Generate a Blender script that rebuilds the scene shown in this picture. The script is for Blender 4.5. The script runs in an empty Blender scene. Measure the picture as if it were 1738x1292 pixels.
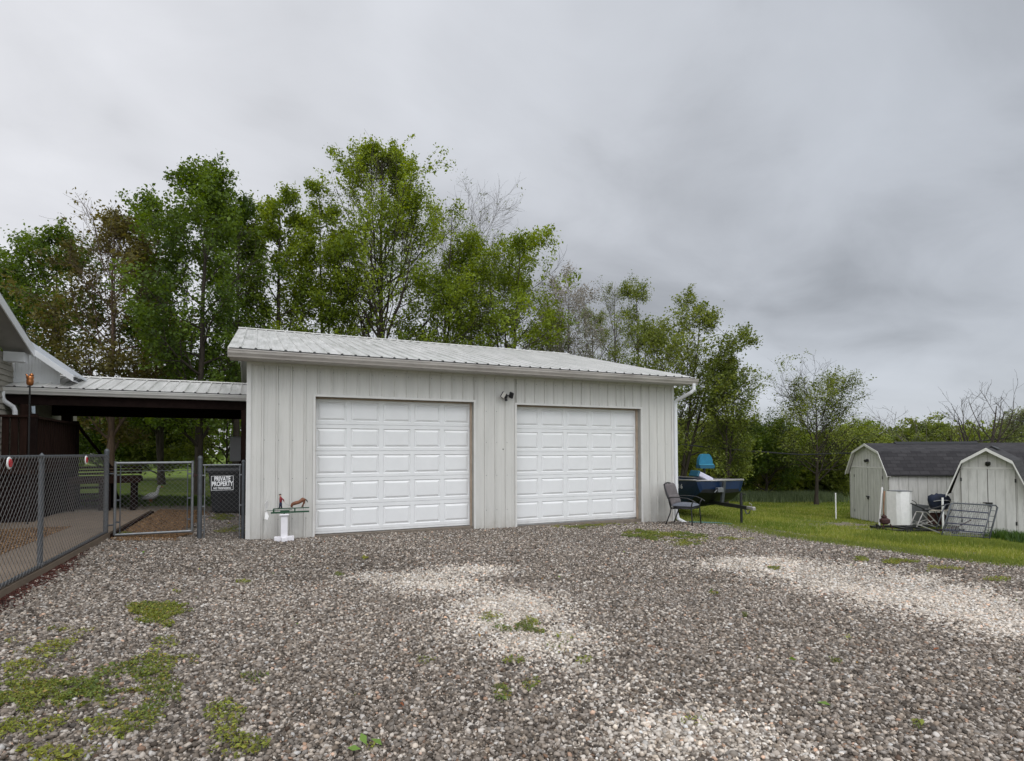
import bpy, math, random
import numpy as np
from mathutils import Vector, Matrix

# ------------------------------------------------------------------ camera
SC = bpy.context.scene
COL = SC.collection
R = math.radians
CX, CY, CZ = 0.1326, -10.6006, 1.491
YAW, PIT, ROL = R(24.418), R(1.516), R(-0.195)
FPX, PPX, PPY = 956.13, 869.0, 742.23
_fw = Vector((math.sin(YAW)*math.cos(PIT), math.cos(YAW)*math.cos(PIT), math.sin(PIT)))
_r = Vector((math.cos(YAW), -math.sin(YAW), 0)); _u = _r.cross(_fw)
_r2 = _r*math.cos(ROL)+_u*math.sin(ROL); _u2 = -_r*math.sin(ROL)+_u*math.cos(ROL)
cam_d = bpy.data.cameras.new('camera'); cam = bpy.data.objects.new('camera', cam_d); COL.objects.link(cam)
m = Matrix(((_r2.x, _u2.x, -_fw.x, CX), (_r2.y, _u2.y, -_fw.y, CY), (_r2.z, _u2.z, -_fw.z, CZ), (0, 0, 0, 1)))
cam.matrix_world = m
cam_d.sensor_fit = 'HORIZONTAL'; cam_d.sensor_width = 36.0
cam_d.lens = FPX/1738*36; cam_d.shift_y = (PPY-646)/1738
cam_d.clip_start = 0.05; cam_d.clip_end = 3000
SC.camera = cam

# ------------------------------------------------------------------ light
SUN_EL, SUN_AZ = R(52), R(160)      # azimuth from +Y clockwise
w = bpy.data.worlds.new('World'); SC.world = w; w.use_nodes = True
nt = w.node_tree; nt.nodes.clear()
def N(t, typ, **kw):
    n = t.nodes.new(typ)
    for k, v in kw.items():
        if k == 'inp':
            for kk, vv in v.items(): n.inputs[kk].default_value = vv
        else: setattr(n, k, v)
    return n
def wire(t, a, ao, b, bi): t.links.new(a.outputs[ao], b.inputs[bi])
def math_n(t, op, a=None, b=None, clamp=False):
    n = N(t, 'ShaderNodeMath', operation=op, use_clamp=clamp)
    for i, v in enumerate((a, b)):
        if v is None: continue
        if isinstance(v, (int, float)): n.inputs[i].default_value = v
        else: t.links.new(v, n.inputs[i])
    return n.outputs[0]
def mixc(t, fac, a, b, mode='MIX'):
    n = N(t, 'ShaderNodeMix', data_type='RGBA', blend_type=mode)
    for i, v in ((0, fac), (6, a), (7, b)):
        if isinstance(v, (int, float)): n.inputs[i].default_value = v
        elif isinstance(v, tuple): n.inputs[i].default_value = v if len(v) == 4 else (*v, 1)
        else: t.links.new(v, n.inputs[i])
    return n.outputs[2]
def ramp(t, fac, stops):
    n = N(t, 'ShaderNodeValToRGB'); e = n.color_ramp.elements
    while len(e) < len(stops): e.new(0.5)
    for i, (p, c) in enumerate(stops):
        e[i].position = p
        if isinstance(c, (int, float)): c = (c, c, c)
        e[i].color = (*c, 1)
    t.links.new(fac, n.inputs[0]); return n.outputs[0]
CLX, CLY = 12.5, 9.1
sky = N(nt, 'ShaderNodeTexSky', sky_type='NISHITA', sun_disc=False, sun_elevation=SUN_EL, sun_rotation=SUN_AZ)
tc = N(nt, 'ShaderNodeTexCoord')
sep = N(nt, 'ShaderNodeSeparateXYZ'); wire(nt, tc, 'Generated', sep, 0)
zz = math_n(nt, 'MAXIMUM', sep.outputs[2], 0.0)
dn = math_n(nt, 'ADD', zz, 0.28)
cx_ = math_n(nt, 'DIVIDE', sep.outputs[0], dn); cy_ = math_n(nt, 'DIVIDE', sep.outputs[1], dn)
cmb = N(nt, 'ShaderNodeCombineXYZ'); nt.links.new(cx_, cmb.inputs[0]); nt.links.new(cy_, cmb.inputs[1])
mp = N(nt, 'ShaderNodeMapping', inp={'Location': (CLX, CLY, 0), 'Rotation': (0, 0, R(-52)), 'Scale': (0.62, 0.85, 1)}); wire(nt, cmb, 0, mp, 0)
n1 = N(nt, 'ShaderNodeTexNoise', inp={'Scale': 1.0, 'Detail': 4.0, 'Roughness': 0.46, 'Distortion': 0.5}); wire(nt, mp, 0, n1, 'Vector')
n2 = N(nt, 'ShaderNodeTexNoise', inp={'Scale': 3.2, 'Detail': 7.0, 'Roughness': 0.56, 'Distortion': 0.5}); wire(nt, mp, 0, n2, 'Vector')
nn = math_n(nt, 'ADD', math_n(nt, 'MULTIPLY', n1.outputs[0], 0.76), math_n(nt, 'MULTIPLY', n2.outputs[0], 0.24))
cl = ramp(nt, nn, [(0.37, 0.58), (0.44, 0.78), (0.51, 0.96), (0.58, 1.06), (0.68, 1.18)])
# sky brighter left; unseen sky overhead and behind boosted to light the garage front
vd = N(nt, 'ShaderNodeVectorMath', operation='DOT_PRODUCT'); wire(nt, tc, 'Generated', vd, 0); vd.inputs[1].default_value = tuple(_r)
side = N(nt, 'ShaderNodeMapRange', clamp=True, inp={'From Min': -0.65, 'From Max': 0.65, 'To Min': 1.18, 'To Max': 0.86}); wire(nt, vd, 1, side, 0)
vb = N(nt, 'ShaderNodeVectorMath', operation='DOT_PRODUCT'); wire(nt, tc, 'Generated', vb, 0)
vb.inputs[1].default_value = tuple(Vector((-_fw.x*0.72, -_fw.y*0.72, 0.69)).normalized())
back = N(nt, 'ShaderNodeMapRange', clamp=True, interpolation_type='SMOOTHSTEP', inp={'From Min': 0.18, 'From Max': 0.95, 'To Min': 1.0, 'To Max': 2.9}); wire(nt, vb, 1, back, 0)
br = math_n(nt, 'MULTIPLY', math_n(nt, 'MULTIPLY', side.outputs[0], back.outputs[0]), cl)
tint = mixc(nt, math_n(nt, 'MULTIPLY', math_n(nt, 'SUBTRACT', 1.28, side.outputs[0]), 2.6, True), (6.1, 6.05, 6.2), (5.45, 5.75, 6.25))
skc = N(nt, 'ShaderNodeVectorMath', operation='SCALE'); nt.links.new(tint, skc.inputs[0]); nt.links.new(br, skc.inputs['Scale'])
fin = mixc(nt, 0.93, sky.outputs[0], skc.outputs[0])
bg = N(nt, 'ShaderNodeBackground'); nt.links.new(fin, bg.inputs[0]); bg.inputs[1].default_value = 0.105
wo = N(nt, 'ShaderNodeOutputWorld'); wire(nt, bg, 0, wo, 0)

sl = bpy.data.lights.new('sun', 'SUN'); sl.energy = 0.85; sl.angle = R(38); sl.color = (1.0, 0.97, 0.93)
so = bpy.data.objects.new('sun', sl); COL.objects.link(so)
sd = Vector((math.sin(SUN_AZ)*math.cos(SUN_EL), math.cos(SUN_AZ)*math.cos(SUN_EL), math.sin(SUN_EL)))
so.rotation_euler = (-sd).to_track_quat('-Z', 'Y').to_euler(); so.location = (0, -20, 30)

SC.view_settings.view_transform = 'Standard'; SC.view_settings.look = 'None'
SC.view_settings.gamma = 1; SC.view_settings.exposure = 0.13; SC.view_settings.use_curve_mapping = False
SC.render.engine = 'CYCLES'

# ------------------------------------------------------------------ helpers
def smooth_interp(x, xs, ys, wd=0.6):
    x = np.asarray(x, float); s = 0
    for k in (-1, -0.5, 0, 0.5, 1): s = s+np.interp(x+k*wd, xs, ys)
    return s/5
TX = [-60, -6, -3, -2, 0, 4, 9, 11, 14, 17.5, 20, 24, 40, 120]
TZ = [0.3, 0.24, 0.22, 0.16, 0.0, -0.06, -0.16, -0.28, -0.53, -0.82, -1.04, -1.12, -1.15, -1.2]
def gz(x, y=0):
    return smooth_interp(x, TX, TZ, 0.5)
def gzf(x, y=0): return float(gz(x))
def raydir(px, py):
    d = _fw*FPX+_r2*(px-PPX)-_u2*(py-PPY); return d
def on_ground(px, py):
    d = raydir(px, py); d = d/FPX; t = 1.0; prev = None
    while t < 400:
        z = CZ+d.z*t; x = CX+d.x*t; y = CY+d.y*t
        if z < gzf(x): break
        t += 0.02 if t < 30 else 0.5
    return x, y, gzf(x)
def at_d(px, py, dist):
    d = raydir(px, py)/FPX*dist; return Vector((CX+d.x, CY+d.y, CZ+d.z))

def new_mesh(name, V, F, smooth=False):
    """V (n,3) array, F (k,3|4) int array or list"""
    me = bpy.data.meshes.new(name)
    V = np.asarray(V, np.float32)
    if isinstance(F, np.ndarray):
        k = F.shape[1]
        me.vertices.add(len(V)); me.vertices.foreach_set('co', V.ravel())
        me.loops.add(F.size); me.loops.foreach_set('vertex_index', F.astype(np.int32).ravel())
        me.polygons.add(len(F)); me.polygons.foreach_set('loop_start', np.arange(0, F.size, k, dtype=np.int32))
        try: me.polygons.foreach_set('loop_total', np.full(len(F), k, np.int32))
        except Exception: pass
        me.update(calc_edges=True)
    else:
        me.from_pydata([tuple(map(float, v)) for v in V], [], F); me.update()
    if smooth: me.polygons.foreach_set('use_smooth', np.ones(len(me.polygons), bool))
    return me
def tag(o, label=None, cat=None, group=None, kind=None):
    if label: o['label'] = label
    if cat: o['category'] = cat
    if group: o['group'] = group
    if kind: o['kind'] = kind
    return o
def empty(name, loc=(0, 0, 0), rz=0, label=None, cat=None, group=None):
    o = bpy.data.objects.new(name, None); COL.objects.link(o); o.location = loc; o.rotation_euler = (0, 0, rz)
    o.empty_display_size = 0.2
    return tag(o, label, cat, group)
def link(name, me, mat, parent=None):
    o = bpy.data.objects.new(name, me); COL.objects.link(o)
    if mat:
        for mm in (mat if isinstance(mat, (list, tuple)) else [mat]): me.materials.append(mm)
    if parent: o.parent = parent
    return o
class MB:
    def __init__(s): s.v = []; s.f = []; s.m = []; s.mi = 0; s.T = None
    def _a(s, vs, fs):
        b = len(s.v)
        for v in vs:
            v = Vector(v)
            if s.T is not None: v = s.T @ v
            s.v.append(tuple(v))
        for f in fs: s.f.append(tuple(i+b for i in f)); s.m.append(s.mi)
        return s
    def box(s, a, b):
        x0, y0, z0 = a; x1, y1, z1 = b
        return s._a([(x0,y0,z0),(x1,y0,z0),(x1,y1,z0),(x0,y1,z0),(x0,y0,z1),(x1,y0,z1),(x1,y1,z1),(x0,y1,z1)],
                    [(0,3,2,1),(4,5,6,7),(0,1,5,4),(1,2,6,5),(2,3,7,6),(3,0,4,7)])
    def cbox(s, c, sz, bev=0):
        if bev <= 0: return s.box([c[i]-sz[i]/2 for i in range(3)], [c[i]+sz[i]/2 for i in range(3)])
        # chamfered box through stacked rings
        hx, hy, hz = [q/2 for q in sz]; b = min(bev, hx*.9, hy*.9, hz*.9)
        rings = []
        for z, i in ((-hz, b), (-hz+b, 0), (hz-b, 0), (hz, b)):
            ax, ay = hx-i, hy-i
            rings.append([(c[0]+x, c[1]+y, c[2]+z) for x, y in ((-ax,-ay+b),(-ax+b,-ay),(ax-b,-ay),(ax,-ay+b),(ax,ay-b),(ax-b,ay),(-ax+b,ay),(-ax,ay-b))])
        vs = sum(rings, []); fs = [tuple(range(7, -1, -1)), tuple(range(24, 32))]
        for k in range(3):
            for i in range(8): j = (i+1) % 8; fs.append((k*8+i, k*8+j, k*8+8+j, k*8+8+i))
        return s._a(vs, fs)
    def tube(s, pts, r, n=8, cap=True, flat=1.0):
        pts = [Vector(p) for p in pts]; k = len(pts)
        rs = r if isinstance(r, (list, tuple)) else [r]*k
        vs = []; up = Vector((0, 0, 1)); prev = None
        for i, p in enumerate(pts):
            t = (pts[min(i+1, k-1)]-pts[max(i-1, 0)])
            if t.length < 1e-9: t = Vector((0, 0, 1))
            t.normalize()
            if prev is None:
                ref = up if abs(t.z) < 0.9 else Vector((1, 0, 0)); a = t.cross(ref).normalized()
            else: a = (prev-t*prev.dot(t)).normalized()
            prev = a; b = t.cross(a)
            for j in range(n):
                an = 2*math.pi*(j+.5)/n; vs.append(p+a*math.cos(an)*rs[i]+b*math.sin(an)*rs[i]*flat)
        fs = []
        for i in range(k-1):
            for j in range(n):
                q = (j+1) % n; fs.append((i*n+j, i*n+q, i*n+n+q, i*n+n+j))
        if cap: fs.append(tuple(range(n-1, -1, -1))); fs.append(tuple(range((k-1)*n, k*n)))
        return s._a(vs, fs)
    def lathe(s, prof, c=(0, 0, 0), n=16, sx=1, sy=1):
        vs = []; fs = []
        for r_, z in prof:
            for j in range(n):
                a = 2*math.pi*j/n; vs.append((c[0]+r_*math.cos(a)*sx, c[1]+r_*math.sin(a)*sy, c[2]+z))
        for i in range(len(prof)-1):
            for j in range(n): q = (j+1) % n; fs.append((i*n+j, i*n+q, i*n+n+q, i*n+n+j))
        fs.append(tuple(range(n-1, -1, -1))); fs.append(tuple(range((len(prof)-1)*n, len(prof)*n)))
        return s._a(vs, fs)
    def prism(s, poly, axis, a, b):
        """extrude 2D polygon along axis ('x': poly is (y,z); 'y': (x,z); 'z': (x,y))"""
        def P(p, t):
            return (t, p[0], p[1]) if axis == 'x' else ((p[0], t, p[1]) if axis == 'y' else (p[0], p[1], t))
        n = len(poly); vs = [P(p, a) for p in poly]+[P(p, b) for p in poly]
        fs = [tuple(range(n-1, -1, -1)), tuple(range(n, 2*n))]+[(i, (i+1) % n, n+(i+1) % n, n+i) for i in range(n)]
        return s._a(vs, fs)
    def build(s, name, mat, parent=None, smooth=False, off=None, auto=False):
        v = s.v
        if off is not None: v = [(a[0]-off[0], a[1]-off[1], a[2]-off[2]) for a in v]
        me = bpy.data.meshes.new(name); me.from_pydata(v, [], s.f); me.update()
        import bmesh
        bm = bmesh.new(); bm.from_mesh(me); bmesh.ops.recalc_face_normals(bm, faces=bm.faces); bm.to_mesh(me); bm.free()
        if smooth: me.polygons.foreach_set('use_smooth', np.ones(len(me.polygons), bool))
        o = link(name, me, mat, parent)
        if isinstance(mat, (list, tuple)): me.polygons.foreach_set('material_index', np.array(s.m, np.int32))
        if auto:
            try: me.set_sharp_from_angle(angle=R(35)); me.polygons.foreach_set('use_smooth', np.ones(len(me.polygons), bool))
            except Exception: pass
        return o
def kids(o): return [c for c in o.children]
def copy_tree(o, parent=None):
    c = o.copy(); COL.objects.link(c)
    if parent is not None: c.parent = parent
    for ch in list(o.children): copy_tree(ch, c)
    return c

# ------------------------------------------------------------------ materials
MATS = {}
def mat(name, col, rough=0.6, metal=0.0, noise=0.0, nscale=6.0, stretch=(1, 1, 1), bump=0.0, bscale=40.0, dirt=None, dscale=2.0, dlo=.5, dhi=.7, spec=0.5, rvar=0.0):
    if name in MATS: return MATS[name]
    mt = bpy.data.materials.new(name); mt.use_nodes = True; t = mt.node_tree
    b = t.nodes['Principled BSDF']; b.inputs['Roughness'].default_value = rough; b.inputs['Metallic'].default_value = metal
    b.inputs['Specular IOR Level'].default_value = spec
    tc = N(t, 'ShaderNodeTexCoord'); mp = N(t, 'ShaderNodeMapping', inp={'Scale': stretch}); wire(t, tc, 'Object', mp, 0)
    out = None
    if noise > 0:
        nz = N(t, 'ShaderNodeTexNoise', inp={'Scale': nscale, 'Detail': 6.0, 'Roughness': 0.6}); wire(t, mp, 0, nz, 'Vector')
        lo = tuple(max(0, c*(1-noise)) for c in col); hi = tuple(min(1, c*(1+noise)) for c in col)
        out = ramp(t, nz.outputs[0], [(0.32, lo), (0.68, hi)])
    if dirt:
        nz2 = N(t, 'ShaderNodeTexNoise', inp={'Scale': dscale, 'Detail': 8.0, 'Roughness': 0.65}); wire(t, mp, 0, nz2, 'Vector')
        f = ramp(t, nz2.outputs[0], [(dlo, 0.0), (dhi, 1.0)])
        out = mixc(t, f, out if out is not None else tuple(col), tuple(dirt))
    if out is not None: t.links.new(out, b.inputs['Base Color'])
    else: b.inputs['Base Color'].default_value = (*col, 1)
    if rvar > 0:
        nz4 = N(t, 'ShaderNodeTexNoise', inp={'Scale': 3.0, 'Detail': 5.0}); wire(t, mp, 0, nz4, 'Vector')
        rr = ramp(t, nz4.outputs[0], [(0.35, max(0, rough-rvar)), (0.65, min(1, rough+rvar))]); t.links.new(rr, b.inputs['Roughness'])
    if bump > 0:
        nz3 = N(t, 'ShaderNodeTexNoise', inp={'Scale': bscale, 'Detail': 4.0}); wire(t, mp, 0, nz3, 'Vector')
        bp = N(t, 'ShaderNodeBump', inp={'Strength': bump, 'Distance': 0.01}); wire(t, nz3, 0, bp, 'Height'); wire(t, bp, 0, b, 'Normal')
    MATS[name] = mt; return mt
M_wall = mat('siding_steel', (0.565, 0.555, 0.52), 0.42, noise=0.07, nscale=2.2, stretch=(2.5, 2.5, 0.35), dirt=(0.40, 0.385, 0.35), dscale=2.6, dlo=0.56, dhi=0.85, bump=0.03, bscale=3)
def add_splash(mt, zhi=.35):
    t = mt.node_tree; b = t.nodes['Principled BSDF']; ln = b.inputs['Base Color'].links
    g = N(t, 'ShaderNodeNewGeometry'); sp_ = N(t, 'ShaderNodeSeparateXYZ'); wire(t, g, 'Position', sp_, 0)
    nz = N(t, 'ShaderNodeTexNoise', inp={'Scale': 5.0, 'Detail': 7.0, 'Roughness': 0.7}); wire(t, g, 'Position', nz, 'Vector')
    h = N(t, 'ShaderNodeMapRange', clamp=True, inp={'From Min': -.15, 'From Max': zhi, 'To Min': 1.0, 'To Max': 0.0}); wire(t, sp_, 2, h, 0)
    f = math_n(t, 'MULTIPLY', math_n(t, 'MULTIPLY', h.outputs[0], h.outputs[0]), ramp(t, nz.outputs[0], [(.35, .1), (.65, .75)]))
    src = ln[0].from_socket; c = mixc(t, f, src, (.26, .22, .17)); t.links.new(c, b.inputs['Base Color'])
add_splash(M_wall, .45)
M_trim = mat('trim_steel', (0.62, 0.61, 0.58), 0.4, noise=0.06, nscale=3)
M_door = mat('door_white', (0.74, 0.745, 0.74), 0.38, noise=0.025, nscale=4, bump=0.10, bscale=160)
M_gut = mat('gutter_dirty', (0.42, 0.39, 0.36), 0.45, noise=0.14, nscale=3.5, stretch=(0.6, 2, 2), dirt=(0.25, 0.22, 0.20), dscale=4, dlo=.5, dhi=.8)
M_soff = mat('soffit_white', (0.55, 0.54, 0.51), 0.6, noise=0.05, nscale=4)
M_white = mat('white_vinyl', (0.72, 0.73, 0.74), 0.45, noise=0.04, nscale=5)
add_splash(M_door, .22)
M_stop = mat('door_weatherstrip', (0.42, 0.33, 0.25), 0.7, noise=0.15)
M_jamb = mat('jamb_trim', (0.33, 0.32, 0.29), 0.6, noise=0.08)  # darker grey than the outer trim
M_sill = mat('sill_board', (0.17, 0.14, 0.11), 0.85, noise=0.25, nscale=10)
M_galv = mat('galvanised_steel', (0.21, 0.218, 0.225), 0.42, metal=0.75, noise=0.15, nscale=18)
M_galvd = mat('weathered_galvanised', (0.085, 0.092, 0.10), 0.5, metal=0.4, noise=0.2, nscale=18)
M_wire = mat('chainlink_wire', (0.15, 0.147, 0.143), 0.5, metal=0.6)
M_black = mat('black_metal', (0.012, 0.012, 0.013), 0.4)
M_blackp = mat('black_plastic', (0.012, 0.013, 0.016), 0.5, noise=0.2)
M_brown = mat('stained_wood', (0.022, 0.011, 0.008), 0.9, spec=0.12, noise=0.35, nscale=8, stretch=(3, 3, 0.4), bump=0.2, bscale=30)
M_beam = mat('dark_beam', (0.012, 0.007, 0.006), 0.95, spec=0.1, noise=0.3, nscale=8)
M_ceil = mat('carport_ceiling', (0.05, 0.045, 0.04), 0.6, noise=0.1)
M_tan = mat('edging_board', (0.15, 0.105, 0.065), 0.85, noise=0.3, nscale=6, stretch=(0.4, 0.4, 3), bump=0.2)
M_shing = None
M_lat = mat('shed_siding', (0.55, 0.54, 0.51), 0.75, noise=0.08, nscale=5, stretch=(3, 3, 0.5), dirt=(0.36, 0.35, 0.32), dscale=3, dlo=.52, dhi=.8, bump=0.15, bscale=60)
M_groove_shade = mat('groove_shade', (0.33, 0.32, 0.29), 0.85, noise=0.2)  # groove shade put into the colour of flat strips on the siding
M_shtrim = mat('shed_trim', (0.62, 0.61, 0.57), 0.7, noise=0.06)
M_cush = mat('cushion_grey', (0.13, 0.115, 0.115), 0.95, noise=0.12, nscale=12, bump=0.25, bscale=200)
M_cush2 = mat('cushion_slate', (0.13, 0.14, 0.165), 0.9, noise=0.1, nscale=12, bump=0.25, bscale=200)
M_blue = mat('boat_blue', (0.0035, 0.017, 0.052), 0.3, noise=0.25, nscale=3)
M_hullb = mat('boat_bottom', (0.012, 0.013, 0.016), 0.5, noise=0.3)
M_alum = mat('aluminium_trim', (0.45, 0.43, 0.41), 0.4, metal=0.7, noise=0.15)
M_teal = mat('teal_vinyl', (0.012, 0.16, 0.27), 0.5, noise=0.15, nscale=10)
M_teald = mat('teal_dark', (0.008, 0.09, 0.15), 0.5)
M_lilac = mat('pale_vinyl', (0.62, 0.60, 0.72), 0.5, noise=0.08)
M_tyre = mat('tyre_rubber', (0.010, 0.010, 0.010), 0.8)
M_copper = mat('copper', (0.48, 0.19, 0.07), 0.3, metal=0.8, noise=0.2, nscale=20)
M_red = mat('red_reflector', (0.50, 0.012, 0.02), 0.25)
M_wpaint = mat('white_paint', (0.78, 0.77, 0.75), 0.6, noise=0.06, nscale=9)
M_pink = mat('post_paint', (0.76, 0.74, 0.76), 0.6, noise=0.05, nscale=9)
M_green = mat('green_paint', (0.008, 0.055, 0.022), 0.5)
M_rust = mat('rusty_red', (0.040, 0.012, 0.010), 0.75, noise=0.4, nscale=12)
M_cat = mat('horse_brown', (0.17, 0.065, 0.03), 0.6, noise=0.2, nscale=20)
M_skin = mat('figure_skin', (0.6, 0.36, 0.26), 0.6)
M_navy = mat('navy_cloth', (0.010, 0.016, 0.040), 0.85, noise=0.3)
M_shirt = mat('figure_red', (0.22, 0.02, 0.025), 0.7)
M_conc = mat('patio_concrete', (0.165, 0.124, 0.088), 0.9, noise=0.14, nscale=2.5, bump=0.1, bscale=60)
M_cream = mat('cream_plastic', (0.60, 0.54, 0.45), 0.6)
M_greyp = mat('grey_plastic', (0.16, 0.165, 0.17), 0.7, noise=0.15)
M_box = mat('utility_grey', (0.34, 0.34, 0.34), 0.6, noise=0.05)
M_lens = mat('lamp_lens', (0.62, 0.60, 0.56), 0.3)
M_barkd = mat('bark_dark', (0.045, 0.035, 0.026), 0.95, noise=0.4, nscale=5, stretch=(4, 4, 0.7), bump=0.6, bscale=18)
M_barkb = mat('bark_brown', (0.105, 0.068, 0.045), 0.95, noise=0.35, nscale=5, stretch=(4, 4, 0.7), bump=0.6, bscale=18)
M_barkg = mat('bark_grey', (0.12, 0.105, 0.095), 0.95, noise=0.3, nscale=5, stretch=(4, 4, 0.7), bump=0.6, bscale=18)
M_wood = mat('handle_wood', (0.20, 0.10, 0.05), 0.7, noise=0.2)
M_hose = mat('teal_hose', (0.05, 0.13, 0.12), 0.5)
M_goose = mat('goose_white', (0.85, 0.84, 0.82), 0.7, noise=0.08, nscale=15)
M_orange = mat('goose_orange', (0.40, 0.12, 0.05), 0.6)

def attr_mat(name, aname, rough=0.8, transl=0.0, bump=0.0):
    mt = bpy.data.materials.new(name); mt.use_nodes = True; t = mt.node_tree; t.nodes.clear()
    a = N(t, 'ShaderNodeAttribute', attribute_name=aname)
    o = N(t, 'ShaderNodeOutputMaterial')
    b = N(t, 'ShaderNodeBsdfPrincipled', inp={'Roughness': rough}); b.inputs['Specular IOR Level'].default_value = 0.35
    wire(t, a, 'Color', b, 'Base Color')
    if bump > 0:
        tcx = N(t, 'ShaderNodeTexCoord'); nz = N(t, 'ShaderNodeTexNoise', inp={'Scale': 120.0, 'Detail': 3.0}); wire(t, tcx, 'Object', nz, 'Vector')
        bp = N(t, 'ShaderNodeBump', inp={'Strength': bump, 'Distance': 0.004}); wire(t, nz, 0, bp, 'Height'); wire(t, bp, 0, b, 'Normal')
    if transl > 0:
        tr = N(t, 'ShaderNodeBsdfTranslucent')
        hs = N(t, 'ShaderNodeHueSaturation', inp={'Hue': 0.485, 'Saturation': 1.15, 'Value': 1.5}); wire(t, a, 'Color', hs, 'Color'); wire(t, hs, 0, tr, 'Color')
        mx = N(t, 'ShaderNodeMixShader', inp={0: transl}); wire(t, b, 0, mx, 1); wire(t, tr, 0, mx, 2); wire(t, mx, 0, o, 0)
    else: wire(t, b, 0, o, 0)
    return mt
M_leaf = attr_mat('leaf', 'tint', 0.55, 0.38)
M_stone = attr_mat('gravel_stone', 'tint', 0.75, 0.0, 0.3)
M_blade = attr_mat('grass_blade', 'tint', 0.6, 0.3)
M_chip = attr_mat('wood_chip', 'tint', 0.9, 0.0)
def set_tint(me, cols):
    a = me.color_attributes.new('tint', 'FLOAT_COLOR', 'POINT')
    c = np.ones((len(me.vertices), 4), np.float32); c[:, :3] = cols
    a.data.foreach_set('color', c.ravel())

def roof_metal():
    mt = bpy.data.materials.new('roof_metal'); mt.use_nodes = True; t = mt.node_tree; b = t.nodes['Principled BSDF']
    tc = N(t, 'ShaderNodeTexCoord')
    mp = N(t, 'ShaderNodeMapping', inp={'Scale': (7.0, 0.35, 1)}); wire(t, tc, 'Object', mp, 0)
    a = N(t, 'ShaderNodeTexNoise', inp={'Scale': 1.6, 'Detail': 7.0, 'Roughness': 0.62}); wire(t, mp, 0, a, 'Vector')
    c = ramp(t, a.outputs[0], [(0.30, (0.50, 0.505, 0.48)), (0.52, (0.62, 0.615, 0.595)), (0.70, (0.70, 0.69, 0.67))])
    t.links.new(c, b.inputs['Base Color']); b.inputs['Metallic'].default_value = 0.25
    mp2 = N(t, 'ShaderNodeMapping', inp={'Scale': (5, 1.2, 1)}); wire(t, tc, 'Object', mp2, 0)
    d = N(t, 'ShaderNodeTexNoise', inp={'Scale': 1.2, 'Detail': 4.0}); wire(t, mp2, 0, d, 'Vector')
    rr = ramp(t, d.outputs[0], [(0.35, 0.30), (0.65, 0.5)]); t.links.new(rr, b.inputs['Roughness'])
    bp = N(t, 'ShaderNodeBump', inp={'Strength': 0.12, 'Distance': 0.01}); wire(t, d, 0, bp, 'Height'); wire(t, bp, 0, b, 'Normal')
    return mt
M_roof = roof_metal()
def shingles():
    mt = bpy.data.materials.new('shingles'); mt.use_nodes = True; t = mt.node_tree; b = t.nodes['Principled BSDF']
    uv = N(t, 'ShaderNodeUVMap', uv_map='uv')
    br_ = N(t, 'ShaderNodeTexBrick', offset=0.5, inp={'Scale': 1.0, 'Mortar Size': 0.010, 'Mortar Smooth': 0.3, 'Brick Width': 0.32, 'Row Height': 0.14, 'Color1': (0.026, 0.024, 0.027, 1), 'Color2': (0.048, 0.045, 0.048, 1), 'Mortar': (0.016, 0.015, 0.016, 1)})
    wire(t, uv, 0, br_, 'Vector')
    nz = N(t, 'ShaderNodeTexNoise', inp={'Scale': 7.0, 'Detail': 8.0, 'Roughness': 0.7}); wire(t, uv, 0, nz, 'Vector')
    c = mixc(t, 0.55, br_.outputs[0], ramp(t, nz.outputs[0], [(0.3, 0.35), (0.7, 1.0)]), 'MULTIPLY')
    t.links.new(c, b.inputs['Base Color']); b.inputs['Roughness'].default_value = 0.95
    bp = N(t, 'ShaderNodeBump', inp={'Strength': 0.5, 'Distance': 0.01}); wire(t, br_, 0, bp, 'Height'); wire(t, bp, 0, b, 'Normal')
    return mt
M_shing = shingles()

# ------------------------------------------------------------------ ground
def pnoise(x, y, seed=0):
    """cheap smooth value noise, vectorised"""
    x = np.asarray(x, float); y = np.asarray(y, float)
    xi = np.floor(x).astype(np.int64); yi = np.floor(y).astype(np.int64); xf = x-xi; yf = y-yi
    def h(a, b):
        v = (a*374761393+b*668265263+seed*974634777) & 0xFFFFFFFF
        v = ((v ^ (v >> 13))*1274126177) & 0xFFFFFFFF
        return ((v ^ (v >> 16)) & 0xFFFF)/65535.0
    u = xf*xf*(3-2*xf); v = yf*yf*(3-2*yf)
    return (h(xi, yi)*(1-u)+h(xi+1, yi)*u)*(1-v)+(h(xi, yi+1)*(1-u)+h(xi+1, yi+1)*u)*v
def fbm(x, y, seed=0, o=4):
    s = 0; a = 0.5; tt = 0
    for i in range(o): s = s+a*pnoise(x*2**i, y*2**i, seed+i*7); tt += a; a *= 0.5
    return s/tt
# edge of the gravel against the lawn, walked along the ground
EDGE = [(9.0, 1.2), (9.75, 0.1), (10.45, -0.75)]
for p in [(1300, 906), (1380, 917), (1450, 926), (1530, 937), (1600, 946), (1670, 954), (1738, 961)]:
    q = on_ground(*p); EDGE.append((q[0], q[1]))
EDGE.append((EDGE[-1][0]+6, EDGE[-1][1]-2.4)); EDGE.append((EDGE[-1][0]+20, EDGE[-1][1]-9))
EX = np.array([e[0] for e in EDGE]); EY = np.array([e[1] for e in EDGE])
def gravel_mask(x, y):
    wob = (fbm(x*1.7, y*1.7, 3)-0.5)*0.5
    right = np.interp(x, EX, EY)
    m1 = (x > -2.0) & (y < np.where(x < 9.15, 0.02, right+wob)) & (y > -40)
    m2 = (x > -0.95+(fbm(x*2, y*2, 5)-.5)*.4) & (x <= 9.0) & (y >= 0) & (y < 5.2)
    return m1 | m2
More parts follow.
